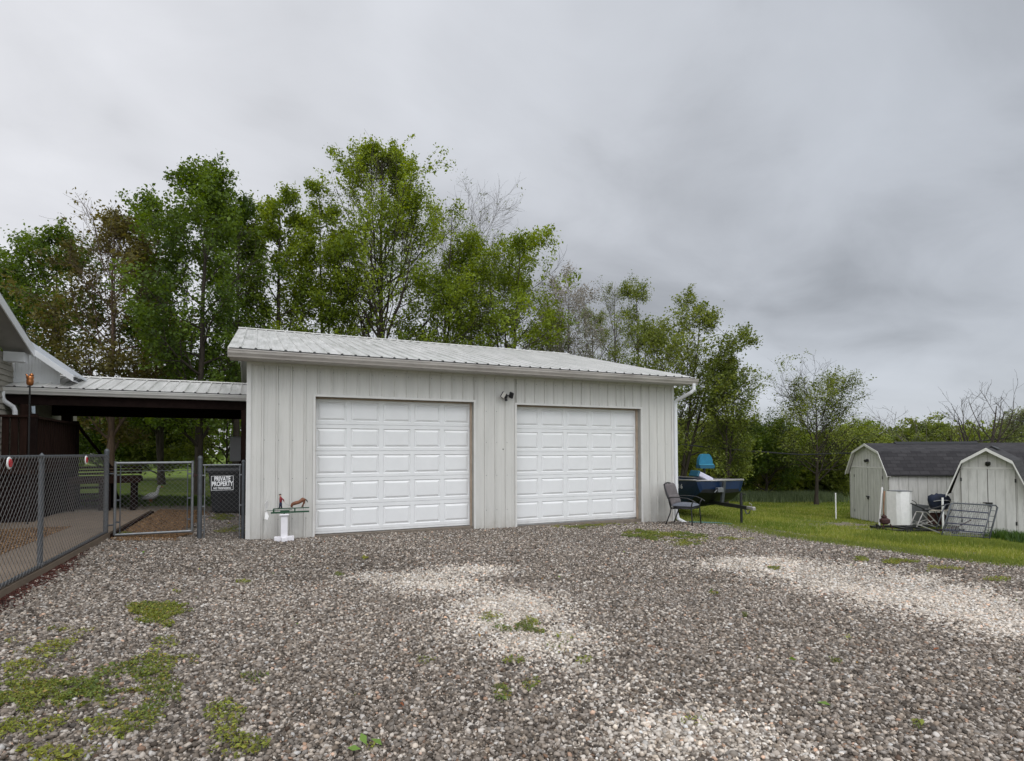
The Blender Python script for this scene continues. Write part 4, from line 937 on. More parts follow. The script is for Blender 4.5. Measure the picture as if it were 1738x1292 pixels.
for s in (-1, 1):
    mb = MB(); mb.tube([(-.02, s*.05, .17), (-.01, s*.05, .03)], .012, 6); mb.cbox((.02, s*.05, .012), (.12, .07, .02), .006); mb.build('foot', M_orange, gs)
    mb = MB(); mb.tube([(-.25, s*.05, .22), (-.12, s*.088, .26), (.04, s*.085, .28)], [.01, .05, .03], 8, flat=.4); mb.build('wing', M_goose, gs, smooth=True)
q = (-3.53, 2.0, .24)
tt = empty('garden_torch', q, 0, 'dark pole with a copper cup on top rising past the walkway gutter', 'torch')
mb = MB(); mb.tube([(0, 0, 0), (0, 0, 2.48)], .013, 8); mb.build('pole', M_black, tt)
mb = MB(); mb.lathe([(.03, 2.46), (.048, 2.48), (.055, 2.54), (.048, 2.57), (.06, 2.60), (.045, 2.63)], n=14); mb.lathe([(.03, 2.63), (.035, 2.65), (.01, 2.68)], (.02, .0, 0), 10); mb.tube([(-.02, -.02, 2.60), (-.05, -.03, 2.66)], [.02, .012], 8); mb.build('cup', M_copper, tt, smooth=True)
tm = MB(); tm.tube([(-3.98, 3.75, 2.45), (-3.97, 3.75, 2.30), (-3.95, 3.75, 2.16)], [.035, .03, .012], 8)
o = tm.build('rain_gauge', mat('clear_plastic', (.36, .42, .47), .3)); tag(o, 'narrow pale plastic rain gauge hanging next to the front walkway post', 'rain gauge')

# ------------------------------------------------------------------ whirligig by the wall
wq = on_ground(482, 919)
wh = empty('whirligig', (wq[0], -0.26, gzf(wq[0])+.01), R(0), 'white post whirligig with green frame, farmer figure and brown horse by the garage wall', 'garden ornament'); wh.scale = (1.05, 1.05, 1.05)
mb = MB(); mb.cbox((0, 0, .035), (.30, .09, .075), .004); mb.cbox((0, 0, .03), (.09, .30, .07), .004); mb.build('base', M_pink, wh)
mb = MB(); mb.box((-.05, -.045, .072), (.05, .045, .40)); mb.build('post', M_pink, wh)
mb = MB(); mb.cbox((0, 0, .418), (.15, .14, .028), .010); mb.build('cap', M_pink, wh)
mb = MB(); mb.box((-.20, -.020, .445), (.38, .020, .469)); mb.box((-.165, -.018, .513), (.38, .018, .526)); mb.box((-.17, -.017, .468), (-.145, .017, .515)); mb.box((.15, -.017, .468), (.17, .017, .515)); mb.box((-.06, -.016, .469), (.08, .016, .487)); mb.tube([(-.26, 0, .495), (.12, 0, .495)], .004, 6); mb.tube([(0, 0, .43), (0, 0, .455)], .012, 8); mb.build('frame', M_green, wh)
pr = None
for i, an in enumerate((20, 140, 260)):
    mb = MB(); mb.T = Matrix.Translation((-.265, 0, .495)) @ Matrix.Rotation(R(an), 4, 'X') @ Matrix.Rotation(R(38), 4, 'Z')
    mb._a([(-.012, -.002, .02), (.012, -.002, .02), (.045, -.002, .13), (.02, -.002, .18), (-.035, -.002, .14), (-.012, .003, .02), (.012, .003, .02), (.045, .003, .13), (.02, .003, .18), (-.035, .003, .14)], [(0, 1, 2, 3, 4), (9, 8, 7, 6, 5), (0, 5, 6, 1), (1, 6, 7, 2), (2, 7, 8, 3), (3, 8, 9, 4), (4, 9, 5, 0)])
    mb.build('blade', M_wpaint, wh)
fg = MB(); fg.tube([(-.072, 0, .525), (-.067, 0, .57), (-.058, 0, .625)], [.011, .013, .017], 8); fg.tube([(-.04, .0, .525), (-.044, 0, .57), (-.052, 0, .625)], [.011, .013, .017], 8)
fo_ = fg.build('farmer_figure', M_navy, wh, smooth=True); fo_['label'] = 'small painted figure in a red shirt, blue trousers and cap'
fg = MB(); fg.tube([(-.055, 0, .62), (-.052, 0, .66), (-.056, 0, .70), (-.060, 0, .712)], [.020, .024, .020, .008], 8); fg.tube([(-.045, -.02, .69), (-.015, -.022, .665), (-.005, -.012, .635)], [.010, .009, .007], 6); fg.build('shirt', M_shirt, fo_, smooth=True)
fg = MB(); fg.lathe([(.004, 0), (.013, .006), (.016, .02), (.012, .034)], (-.062, 0, .712), 10); fg.build('head', M_skin, fo_, smooth=True); fg = MB(); fg.tube([(-.005, -.012, .635), (.002, -.006, .62)], .006, 6); fg.build('hand', M_skin, fo_, smooth=True)
fg = MB(); fg.lathe([(.018, 0), (.017, .012), (.006, .018)], (-.062, 0, .740), 10); fg.cbox((-.078, 0, .742), (.018, .02, .004)); fg.build('cap', M_black, fo_)
for xx in (-.078, -.038): 
    fg = MB(); fg.cbox((xx-.004, 0, .530), (.030, .018, .010), .003); fg.build('shoe', M_rust, fo_)
hq = MB(); hq.tube([(.105, 0, .535), (.112, 0, .565), (.125, 0, .585), (.165, 0, .60), (.215, 0, .61), (.255, 0, .632), (.285, 0, .655), (.305, 0, .645), (.31, 0, .62)], [.010, .018, .026, .030, .028, .030, .034, .028, .012], 10)
hq.tube([(.29, -.008, .64), (.295, -.008, .60), (.278, -.008, .57), (.265, -.008, .53)], [.016, .010, .006, .007], 6); hq.tube([(.30, .01, .64), (.31, .01, .60), (.292, .01, .57), (.282, .01, .53)], [.016, .010, .006, .007], 6)
hq.tube([(.14, 0, .585), (.125, -.006, .56), (.118, -.006, .53)], [.014, .008, .006], 6)
ho = hq.build('horse_figure', M_cat, wh, smooth=True)
hq = MB(); hq.tube([(.30, 0, .655), (.325, 0, .655), (.345, 0, .635), (.355, 0, .605)], [.008, .009, .009, .005], 6); hq.build('tail', M_black, ho, smooth=True)
hq = MB(); hq.tube([(-.005, -.012, .63), (.03, -.006, .585), (.11, 0, .55)], .0012, 4); hq.build('rein', M_galvd, wh)

# ------------------------------------------------------------------ chair
ch = empty('patio_chair', (8.90, -.66, gzf(9.0)+.0), R(-20), 'black metal patio armchair with grey cushions at the right corner of the garage', 'chair')
# local: faces -Y ; rotate so it faces right and towards the drive
ch.rotation_euler = (0, 0, R(30)); ch.scale = (1.0, 1.0, .98)
for s in (-1, 1):
    mb = MB(); mb.tube([(s*.30, -.26, .012), (s*.295, -.25, .22), (s*.285, -.235, .42), (s*.29, -.25, .52), (s*.30, -.29, .60)], .013, 8); mb.lathe([(.016, 0), (.016, .02)], (s*.30, -.26, 0), 8); mb.build('leg', M_black, ch, smooth=True)
    mb = MB(); mb.tube([(s*.27, .36, .0), (s*.265, .31, .12), (s*.26, .25, .28), (s*.26, .22, .42)], .013, 8); mb.build('leg', M_black, ch, smooth=True)
    mb = MB(); mb.tube([(s*.285, .30, .63), (s*.30, .18, .655), (s*.315, .02, .66), (s*.315, -.16, .645), (s*.31, -.28, .60), (s*.305, -.34, .56), (s*.30, -.35, .545)], .016, 8, flat=.7); mb.build('armrest', M_black, ch, smooth=True)
mb = MB(); mb.tube([(-.27, .22, .40), (-.275, .27, .60), (-.27, .36, .88), (-.24, .385, .93), (-.12, .40, .955), (0, .405, .965), (.12, .40, .955), (.24, .385, .93), (.27, .36, .88), (.275, .27, .60), (.27, .22, .40)], .018, 8); mb.build('back_frame', M_black, ch, smooth=True)
mb = MB(); mb.tube([(-.28, -.24, .41), (.28, -.24, .41), (.27, .23, .40), (-.27, .23, .40), (-.28, -.24, .41)], .013, 8)
for i in range(-2, 3): mb.tube([(i*.1, -.24, .41), (i*.1, .23, .40)], .008, 6)
mb.build('seat_frame', M_black, ch, smooth=True)
def cushion(c, sz, T=None, seed=0):
    nx_, ny_ = 12, 12; vs = []; fs = []
    for side in (1, -1):
        for i in range(nx_+1):
            for j in range(ny_+1):
                u = i/nx_*2-1; v = j/ny_*2-1; e = max(0, (1-abs(u)**4)*(1-abs(v)**4))**.45
                w_ = 1+.03*math.sin(u*5+seed)+.03*math.sin(v*6+seed*2)
                pinch = 1-.05*(abs(u)**3*(1-abs(v))+abs(v)**3*(1-abs(u)))
                vs.append((c[0]+u*sz[0]/2*pinch, c[1]+v*sz[1]/2*pinch, c[2]+side*e*sz[2]/2*w_))
    k = (nx_+1)*(ny_+1)
    for i in range(nx_):
        for j in range(ny_):
            a = i*(ny_+1)+j; fs.append((a, a+ny_+1, a+ny_+2, a+1)); fs.append((k+a, k+a+1, k+a+ny_+2, k+a+ny_+1))
    mb = MB(); mb.T = T; mb._a(vs, fs); return mb
cushion((0, -.01, .465), (.54, .50, .115)).build('seat_cushion', M_cush2, ch, smooth=True)
for z, a_, sd_ in ((.78, 0, 1), (.585, 0, 2)):
    T = Matrix.Translation((0, .315 if z > .7 else .245, z)) @ Matrix.Rotation(R(74), 4, 'X')
    o = cushion((0, 0, 0), (.53, .36 if z > .7 else .26, .17), T, sd_).build('back_cushion', M_cush, ch, smooth=True)

# ------------------------------------------------------------------ boat on trailer
BX, BY = 10.90, .30; bz = gzf(BX)
bo = empty('fishing_boat', (BX, BY, bz-.05), R(-13), 'dark blue flat bottomed fishing boat on a trailer beside the garage wall', 'boat')
sec = [  # y, half top, half chine, z top, z chine, z keel
    (-.02, .56, .50, 1.06, .86, .86), (.0, .66, .56, 1.08, .78, .76), (.35, .72, .60, 1.07, .58, .54), (.8, .78, .66, 1.05, .44, .38), (1.4, .84, .70, 1.03, .36, .28), (2.2, .87, .70, 1.01, .42, .34), (4.9, .87, .70, .98, .42, .34)]
hb = MB(); hv = []; 
for (y, a, c, zt, zc, zk) in sec: hv.append([(-a, y, zt), (-a*.985-.0, y, zt-.05), (-(a+c)/2-.015, y, (zt+zc)/2+.02), (-c, y, zc), (-c*.45, y, zk), (0, y, zk-.01), (c*.45, y, zk), (c, y, zc), ((a+c)/2+.015, y, (zt+zc)/2+.02), (a*.985, y, zt-.05), (a, y, zt)])
flat_ = sum(hv, []); nn_ = 11; fs = []; ms = []
for i in range(len(sec)-1):
    for j in range(nn_-1): fs.append((i*nn_+j, i*nn_+j+1, (i+1)*nn_+j+1, (i+1)*nn_+j)); ms.append(1 if 3 <= j <= 6 else 0)
fs.append(tuple(range(nn_))); ms.append(0); fs.append(tuple(range((len(sec)-1)*nn_, len(sec)*nn_))); ms.append(0)
hb._a(flat_, fs); hb.m = ms
hull = hb.build('hull', [M_blue, M_hullb], bo)
rl = MB()
for s in (-1, 1): rl.tube([(s*a, y, zt+.01) for (y, a, c, zt, zc, zk) in sec[1:]], .020, 8)
rl.tube([(-.66, 0, 1.08), (0, -.04, 1.085), (.66, 0, 1.08)], .022, 8); rl.build('gunwale', M_alum, bo, smooth=True)
dkk = MB(); dkk._a([(-.58, .02, 1.02), (.58, .02, 1.02), (.76, 1.0, 1.0), (-.76, 1.0, 1.0), (.84, 2.0, .96), (-.84, 2.0, .96)], [(0, 1, 2, 3), (3, 2, 4, 5)]); dkk._a([(-.84, 2.0, .62), (.84, 2.0, .62), (.84, 4.85, .62), (-.84, 4.85, .62)], [(0, 1, 2, 3)]); dkk.build('deck', M_greyp, bo)
st_ = MB(); st_._a([(-.885, 1.05, .72), (-.885, 2.4, .70), (-.885, 2.4, .715), (-.885, 1.05, .735)], [(0, 1, 2, 3)]); 
def side_x(y, z):  # port side surface x at (y,z)
    ys = [s_[0] for s_ in sec]; a = np.interp(y, ys, [s_[1] for s_ in sec]); c = np.interp(y, ys, [s_[2] for s_ in sec]); zt = np.interp(y, ys, [s_[3] for s_ in sec]); zc = np.interp(y, ys, [s_[4] for s_ in sec])
    t = (z-zc)/(zt-zc); return -(c+(a-c)*t)-.02
text_mesh('3 1 6', .17, (side_x(.75, .90)-.004, .72, .90), (R(90), 0, R(-95+10)), M_sw, bo, 'registration', sx=1.0, ext=.002, bold=.002)
mb = MB(); mb.cbox((0, .012, .90), (.12, .03, .05), .01); mb.tube([(0, -.02, .90), (0, -.045, .87), (0, -.02, .84)], .008, 6); mb.build('bow_eye', M_alum, bo)
# pedestal seat
seat = MB(); seat.tube([(.15, 1.0, .98), (.15, 1.0, 1.36)], .03, 10); so_ = seat.build('pedestal', M_black, bo)
T = Matrix.Translation((.15, 1.0, 1.42))
mb = MB(); mb.T = T @ Matrix.Scale(1.02, 4); mb.prism([(-.17, .0), (.17, .0), (.195, .03), (.20, .10), (.19, .18), (.16, .25), (.12, .30), (.07, .325), (-.07, .325), (-.12, .30), (-.16, .25), (-.19, .18), (-.20, .10), (-.195, .03)], 'y', -.08, .05); ss = mb.build('seat', M_teal, bo)
mb = MB(); mb.T = T; mb.prism([(-.20, -.06), (.20, -.06), (.215, -.02), (.215, .035), (-.215, .035), (-.215, -.02)], 'y', -.16, .07); mb.build('seat_base', M_teald, ss)
mb = MB(); mb.T = T; mb.tube([(-.215, -.11, .045), (0, -.125, .04), (.215, -.11, .045)], .012, 6); mb.build('piping', mat('teal_light', (.05, .28, .40), .5), ss)
cu = empty('boat_cushion', (10.58, .68, bz+1.0), R(-6), 'pale lilac and teal box cushion tilted on the bow of the blue boat', 'cushion')
mb = MB(); mb.T = Matrix.Rotation(R(24), 4, 'Y'); mb.cbox((.02, 0, .13), (.48, .34, .13), .02); mb.build('top', M_lilac, cu)
mb = MB(); mb.T = Matrix.Rotation(R(24), 4, 'Y'); mb.cbox((-.235, -.02, .115), (.06, .36, .16), .015); mb.build('side_panel', M_teald, cu)
for i, (x, y, s) in enumerate(((-.62, 1.0, .05), (-.5, 1.3, .04))):
    mb = MB(); mb.lathe([(.01, 0), (s, .01), (s, s*1.3), (.02, s*1.6)], (0, 0, 0), 10); o = mb.build('deck_fitting', M_black, bo); o.location = (x, y, 1.02)
# outboard at the stern
ob = MB(); ob.prism([(4.9, .95), (5.3, .95), (5.35, 1.3), (5.2, 1.45), (4.95, 1.42)], 'x', -.16, .16); ob.box((-.06, 4.95, .2), (.06, 5.15, .95)); ob.build('outboard_motor', M_black, bo)
# trailer
tr = empty('boat_trailer', (BX, BY, bz), R(-13), 'dark steel boat trailer with jack and coupler under the blue boat', 'trailer')
mb = MB(); mb.box((-.04, -1.15, .40), (.04, 1.6, .48)); mb.build('tongue', M_black, tr)
mb = MB(); 
for s in (-1, 1): mb.tube([(s*.03, .55, .40), (s*.62, 1.5, .36), (s*.62, 4.8, .36)], .04, 4); mb.box((s*.35-.05, 1.2, .36), (s*.35+.05, 4.7, .40))
mb.box((-.95, 2.9, .30), (.95, 2.98, .36)); mb.build('frame', M_black, tr)
for s in (-1, 1):
    mb = MB(); mb.T = Matrix.Translation((s*.93, 2.94, .30)) @ Matrix.Rotation(R(90), 4, 'Y'); mb.lathe([(.18, -.09), (.285, -.09), (.30, -.06), (.30, .06), (.285, .09), (.18, .09)], n=24); whl = mb.build('wheel', M_tyre, tr)
    mb = MB(); mb.T = Matrix.Translation((s*.93, 2.94, .30)) @ Matrix.Rotation(R(90), 4, 'Y'); mb.lathe([(.05, -.07), (.175, -.07), (.175, .07), (.05, .07)], n=24); mb.build('rim', M_galv, whl)
    mb = MB(); mb.prism([(2.5, .36), (2.6, .60), (2.75, .68), (3.15, .68), (3.3, .60), (3.4, .36), (3.36, .36), (3.27, .58), (3.13, .65), (2.77, .65), (2.63, .58), (2.54, .36)], 'x', s*.93-.12, s*.93+.12); mb.build('mudguard', M_black, tr)
mb = MB(); mb.prism([(-.10, .46), (-.02, .46), (-.14, 1.02), (-.22, 1.02)], 'x', -.035, .035); mb.build('winch_post', M_galvd, tr)
mb = MB(); mb.cbox((-.12, -.16, .80), (.16, .14, .12), .01); mb.tube([(-.2, -.18, .80), (-.28, -.20, .74)], .012, 6); mb.tube([(-.05, -.12, .85), (0, -.06, .87)], .010, 6); mb.build('winch', M_galv, tr)
mb = MB(); mb.tube([(.02, -.86, .0), (.02, -.86, .78)], .030, 12); mb.lathe([(.035, .44), (.035, .56)], (.02, -.86, 0), 12); mb.tube([(.02, -.86, .74), (.10, -.92, .74)], .010, 6); mb.lathe([(.06, 0), (.06, .015)], (.02, -.86, .0), 12); mb.build('jack', M_black, tr)
mb = MB(); mb.cbox((0, -1.26, .45), (.075, .26, .07), .012); mb.lathe([(.045, -.03), (.045, .03), (.02, .05)], (0, -1.37, .44), 12); mb.tube([(0, -1.25, .48), (.0, -1.31, .53), (0, -1.20, .56)], .008, 6); mb.build('coupler', M_alum, tr)
mb = MB(); mb.tube([(-.03, -1.05, .40), (-.02, -1.12, .30), (0, -1.2, .32), (0, -1.25, .40)], .008, 6); mb.tube([(.03, -1.0, .40), (.04, -1.05, .28), (.03, -1.15, .33), (.03, -1.2, .40)], .008, 6); mb.build('chain', M_galvd, tr)
hq_ = MB(); p0 = on_ground(1158, 889); p1 = on_ground(1194, 893)
hq_.tube([(9.32, -.32, gzf(9.3)+.03), (9.6, -.42, gzf(9.6)+.035), (9.95, -.55, gzf(9.9)+.035), (10.25, -.72, gzf(10.2)+.03)], .035, 8, flat=.5)
tag(hq_.build('drain_hose', M_hose, smooth=True), 'flat teal drain hose lying at the gravel edge behind the patio chair', 'hose')

# ------------------------------------------------------------------ sheds
def shed(name, loc, rz, W, L, wallh, H, label, doors=True, vent=None, ov=.12):
    """local: gable front at y=0 facing -Y, x across, body goes +Y"""
    root = empty(name, loc, rz, label, 'shed')
    bh = wallh+(H-wallh)*.72; bxh = W*.325      # break height / half width at break
    prof = [(-W/2, wallh), (-bxh, bh-.03), (0, H-.03), (bxh, bh-.03), (W/2, wallh)]
    mb = MB(); mb._a([(-W/2, 0, 0), (W/2, 0, 0)]+[(p[0], 0, p[1]) for p in reversed(prof)], [tuple(range(7))]); mb2 = MB(); mb2._a([(-W/2, L, 0), (W/2, L, 0)]+[(p[0], L, p[1]) for p in reversed(prof)], [tuple(range(6, -1, -1))]); mb2.build('back_wall', M_lat, root)
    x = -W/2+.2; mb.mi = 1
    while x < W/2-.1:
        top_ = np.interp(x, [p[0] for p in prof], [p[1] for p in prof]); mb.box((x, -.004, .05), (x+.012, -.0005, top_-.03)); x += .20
    g_ = mb.build('front_wall', [M_lat, M_groove_shade], root)
    for s in (-1, 1):
        mb = MB(); mb._a([(s*W/2, 0, 0), (s*W/2, L, 0), (s*W/2, L, wallh), (s*W/2, 0, wallh)], [(0, 1, 2, 3)])
        y = .3
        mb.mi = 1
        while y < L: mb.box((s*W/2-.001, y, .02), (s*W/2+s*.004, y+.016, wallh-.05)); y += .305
        mb.build('side_wall', [M_lat, M_groove_shade], root)
    # roof, with uv in metres
    ro = [(-W/2-.10, wallh-.05), (-bxh-.02, bh), (0, H), (bxh+.02, bh), (W/2+.10, wallh-.05)]
    vs = []; fs = []; uvs = []; y0, y1 = -ov, L+ov; dist = 0
    for i in range(4):
        a, b = ro[i], ro[i+1]; l_ = math.hypot(b[0]-a[0], b[1]-a[1])
        vs += [(a[0], y0, a[1]), (a[0], y1, a[1]), (b[0], y1, b[1]), (b[0], y0, b[1])]; fs.append((i*4, i*4+1, i*4+2, i*4+3))
        uvs += [(y0, dist), (y1, dist), (y1, dist+l_), (y0, dist+l_)]; dist += l_
    b0 = len(vs); th = .03
    for i in range(4):
        a, b = ro[i], ro[i+1]
        vs += [(a[0], y0, a[1]-th), (a[0], y1, a[1]-th), (b[0], y1, b[1]-th), (b[0], y0, b[1]-th)]; k0 = b0+i*4; fs.append((k0+3, k0+2, k0+1, k0)); uvs += [(0, 0)]*4
        fs.append((i*4, i*4+3, k0+3, k0)); uvs += [(0, 0)]*4
    fs.append((0, b0, b0+1, 1)); uvs += [(0, 0)]*4; fs.append((14, b0+14, b0+15, 15)); uvs += [(0, 0)]*4
    me_ = bpy.data.meshes.new('roof'); me_.from_pydata(vs, [], fs); me_.update(); ul = me_.uv_layers.new(name='uv')
    for i, u in enumerate(uvs): ul.data[i].uv = u
    rf = link('roof', me_, M_shing, root)
    if vent:
        mb = MB(); mb.prism([(-.14, H-.035), (0, H+.05), (.14, H-.035), (.13, H-.05), (0, H+.03), (-.13, H-.05)], 'y', vent[0], vent[1]); mb.build('ridge_vent', M_black, rf)
    # barge boards
    mb = MB()
    for i in range(4):
        a, b = ro[i], ro[i+1]; d = .085
        mb._a([(a[0], y0-.018, a[1]-.01), (b[0], y0-.018, b[1]-.01), (b[0], y0-.018, b[1]-d-.01), (a[0], y0-.018, a[1]-d-.01), (a[0], y0-.002, a[1]-.01), (b[0], y0-.002, b[1]-.01), (b[0], y0-.002, b[1]-d-.01), (a[0], y0-.002, a[1]-d-.01)], [(0, 1, 2, 3), (7, 6, 5, 4), (0, 4, 5, 1), (3, 2, 6, 7), (0, 3, 7, 4), (1, 5, 6, 2)])
        for s in (-1, 1): mb.box((s*W/2-.045*(1+s)/2-.0, -.016, 0), (s*W/2+.045*(1-s)/2, -.001, wallh-.02))
    mb.build('barge_board', M_shtrim, root)
    # soffit under the front overhang
    mb = MB()
    for i in range(4):
        a, b = ro[i], ro[i+1]; mb._a([(a[0], y0, a[1]-.05), (b[0], y0, b[1]-.05), (b[0], -.006, b[1]-.05), (a[0], -.006, a[1]-.05)], [(0, 1, 2, 3)])
    mb.build('soffit', mat('shed_soffit', (.45, .43, .40), .8), root)
    dh = wallh+(.14 if W > 2 else .66); dw = W*.36
    mb = MB(); hwd = np.interp(dh+.06, [wallh, bh-.03, H-.03], [W/2, bxh, 0])-.03; mb.box((-hwd, -.026, dh+.01), (hwd, -.005, dh+.055)); mb.build('head_trim', M_shtrim, root)
    for s in (-1, 1):
        x0, x1 = (0.008, dw) if s > 0 else (-dw, -.008)
        mb = MB(); mb.box((x0, -.022, .06), (x1, -.005, dh)); x = x0+.1
        dr = mb.build('door', M_lat, root)
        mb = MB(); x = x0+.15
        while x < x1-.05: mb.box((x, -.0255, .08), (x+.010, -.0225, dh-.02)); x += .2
        mb.build('groove_shade_strip', M_groove_shade, dr)
        for z in (.35, dh-.3):
            mb = MB(); mb.box((s*dw-.018, -.030, z-.05), (s*dw+.018, -.0228, z+.05)); mb.build('hinge', M_black, dr)
        mb = MB(); mb.box((s*dw-.004 if s > 0 else s*dw-.004, -.0245, .06), (s*dw+.004, -.0222, dh)); mb.build('gap', mat('gap_dark', (.10, .09, .08), .9), dr)
    mb = MB(); mb.box((-.006, -.028, .06), (.006, -.0225, dh)); mb.build('door_gap', mat('gap_dark', (.10, .09, .08), .9), root)
    mb = MB(); mb.cbox((.02, -.045, dh*.48), (.15, .035, .05), .006); mb.cbox((.05, -.06, dh*.48-.05), (.06, .03, .09), .006); mb.tube([(-.11, -.04, dh*.48+.01), (.1, -.04, dh*.48+.01)], .012, 6); mb.build('latch', M_black, root)
    mb = MB(); mb.cbox((.02, -.05, dh+.16 if H < 2.55 else dh+.28), (.11, .08, .10), .02); mb.tube([(.02, -.06, dh+(.16 if H < 2.55 else .28)), (.02, -.13, dh+(.13 if H < 2.55 else .25))], [.05, .055], 10); mb.build('wall_lamp', M_black, root)
    mb = MB(); mb.box((-W/2, .01, -.5), (W/2, L, .0)); mb.build('skid_base', mat('block_dark', (.10, .09, .08), .9), root)
    return root
dA = 19.0; pA = Vector((CX, CY, 0))+Vector((math.sin(YAW), math.cos(YAW), 0))*dA+_r*((1508-869)/956.13*dA)
angA = R(24.4+4)    # gable wall runs along this heading, seen from its left
gdir = Vector((math.sin(angA), math.cos(angA), 0)); sdir = Vector((math.cos(angA), -math.sin(angA), 0))
WA = 2.5
cA = pA+gdir*WA/2; zA = CZ-(895-766)*dA/956.13
# local +Y (body) = sdir ; local x = right when looking at the front: front faces -sdir
rzA = math.atan2(sdir.y, sdir.x)-math.pi/2
shed('garden_shed', (cA.x, cA.y, zA), rzA, WA, 6.6, 1.80, 2.84, 'long pale barn style shed seen from its side, with the white cabinet standing in front', vent=(.9, 3.7))
dB = 15.6; aB = R(45); hB = YAW+aB
bdir = Vector((math.sin(hB), math.cos(hB), 0)); rdir = Vector((math.cos(hB), -math.sin(hB), 0)); WB = 1.60
LB = (1613-869)/956.13*(dB+WB/2*math.sin(aB))+WB/2*math.cos(aB)
cB = Vector((CX, CY, 0))+Vector((math.sin(YAW), math.cos(YAW), 0))*dB+_r*LB
zB = CZ-(908-766)*dB/956.13
rzB = math.atan2(bdir.y, bdir.x)-math.pi/2
shed('garden_shed', (cB.x, cB.y, zB), rzB, WB, 3.0, 1.14, 2.40, 'pale barn style shed with its double doors facing the drive, behind the leaning bedspring frame', vent=(1.2, 2.2), ov=.26)
print('SHED A', cA, zA, gzf(cA.x), 'B', cB, zB, gzf(cB.x))

# ------------------------------------------------------------------ stakes and junk
def ptd(px, py_base):
    return on_ground(px, py_base)
for i, (px, pyb, pyt, tilt, lab) in enumerate(((1419, 883, 837, 0, 'white plastic stake alone in the lawn left of the long shed'), (1492, 893, 827, .10, 'tilted white plastic stake left of the white cabinet'), (1601, 906, 845, 0, 'white plastic stake in front of the blue bag'), (1699, 907, 846, .03, 'white plastic stake to the right of the bedspring frame'))):
    g_ = ptd(px, pyb); d_ = (Vector(g_)-Vector((CX, CY, CZ))).dot(_fw); h = (pyb-pyt)*d_/956.13
    mb = MB(); mb.tube([(0, 0, -.05), (tilt*h*.91, -tilt*h*.41, h)], .026 if i else .020, 10)
    o = mb.build('stake', M_wpaint); o.location = g_; tag(o, lab, 'stake', 'white stakes standing in the lawn')
def junk(px, py): g_ = on_ground(px, py); return Vector(g_)
jd = math.atan2(_r.y, _r.x)
g_ = junk(1527, 897)
wc = empty('white_cabinet', (g_.x, g_.y, g_.z+.10), jd+R(12), 'tall white metal appliance shell standing on the low trailer by the long shed', 'appliance'); wc.scale = (.82, .82, 1)
mb = MB(); mb._a([(x, y, z) for z in (0, 1.02) for x, y in ((-.30, -.17), (-.22, -.28), (.02, -.33), (.10, -.33), (.32, -.22), (.32, .25), (-.30, .25))], [tuple(range(6, -1, -1))]+[(i, (i+1) % 7, 7+(i+1) % 7, 7+i) for i in range(7)]); mb.build('shell', M_wpaint, wc)
mb = MB(); mb.cbox((0.01, -.03, 1.03), (.60, .54, .02), .008); mb.build('top', M_greyp, wc)
g_ = junk(1565, 905)
ut = empty('utility_trailer', (g_.x, g_.y, g_.z), jd+R(4), 'low rusty dark trailer frame loaded with scrap in front of the sheds', 'trailer')
mb = MB(); mb.box((-1.05, -.25, .08), (1.0, -.20, .14)); mb.box((-1.05, .55, .08), (1.0, .60, .14)); mb.box((-1.05, -.25, .08), (-1.0, .6, .139)); mb.box((.0, -.2, .085), (.05, .55, .135)); mb.box((-.45, -.2, .085), (-.40, .55, .135)); mb.tube([(-1.0, .1, .1), (-1.3, 0, .25), (-1.25, 0, .05)], .025, 6); mb.build('frame', M_black, ut)
mb = MB(); mb.tube([(.2, -.30, .10), (.75, -.35, .22), (1.15, -.30, .38)], .018, 6); mb.build('drawbar', M_rust, ut)
mb = MB(); mb.tube([(-.45, -.35, .30), (.15, -.42, .06)], .016, 6); mb.build('loose_pipe', M_alum, ut)
for x in (-.6, .7):
    mb = MB(); mb.T = Matrix.Translation((x, -.27, .12)) @ Matrix.Rotation(R(90), 4, 'X'); mb.lathe([(.05, -.03), (.11, -.04), (.12, 0), (.11, .04), (.05, .03)], n=14); mb.build('wheel', M_tyre, ut)
g_ = junk(1502, 899)
tl = empty('garden_tiller', (g_.x, g_.y, g_.z), jd, 'rusty red tiller engine with a wooden handle standing left of the white cabinet', 'tiller'); tl.scale = (.8, .8, .85)
mb = MB(); mb.cbox((0, 0, .28), (.28, .26, .20), .05); mb.cbox((-.02, 0, .42), (.14, .16, .10), .03); mb.tube([(-.1, -.1, .2), (-.15, -.12, 0)], .02, 6); mb.tube([(.12, -.1, .2), (.2, -.12, 0)], .02, 6); mb.build('engine', M_rust, tl)
mb = MB(); mb.tube([(.02, .05, .40), (.0, .06, .62), (.05, .1, .95), (.10, .14, 1.25)], [.02, .02, .022, .03], 8); mb.build('handle', M_wood, tl, smooth=True)
g_ = junk(1572, 898)
tb_ = empty('grey_tub', (g_.x, g_.y+.35, g_.z+.12), jd, 'dark grey plastic tub with a loop handle behind the folding stool frame', 'tub')
mb = MB(); mb._a([(-.24, -.2, 0), (.24, -.2, 0), (.24, .2, 0), (-.24, .2, 0), (-.30, -.26, .62), (.30, -.26, .62), (.30, .26, .62), (-.30, .26, .62)], [(0, 3, 2, 1), (0, 1, 5, 4), (1, 2, 6, 5), (2, 3, 7, 6), (3, 0, 4, 7)]); mb.build('body', M_greyp, tb_)
mb = MB(); mb.tube([(-.24, 0, .62), (-.18, 0, .74), (-.05, 0, .76), (.06, 0, .70), (.08, 0, .62)], .012, 6); mb.build('handle', M_black, tb_)
g_ = junk(1563, 903)
fs_ = empty('folding_stool', (g_.x, g_.y, g_.z+.14), jd, 'folding stool frame with crossed aluminium legs and black arms on the trailer', 'stool')
mb = MB()
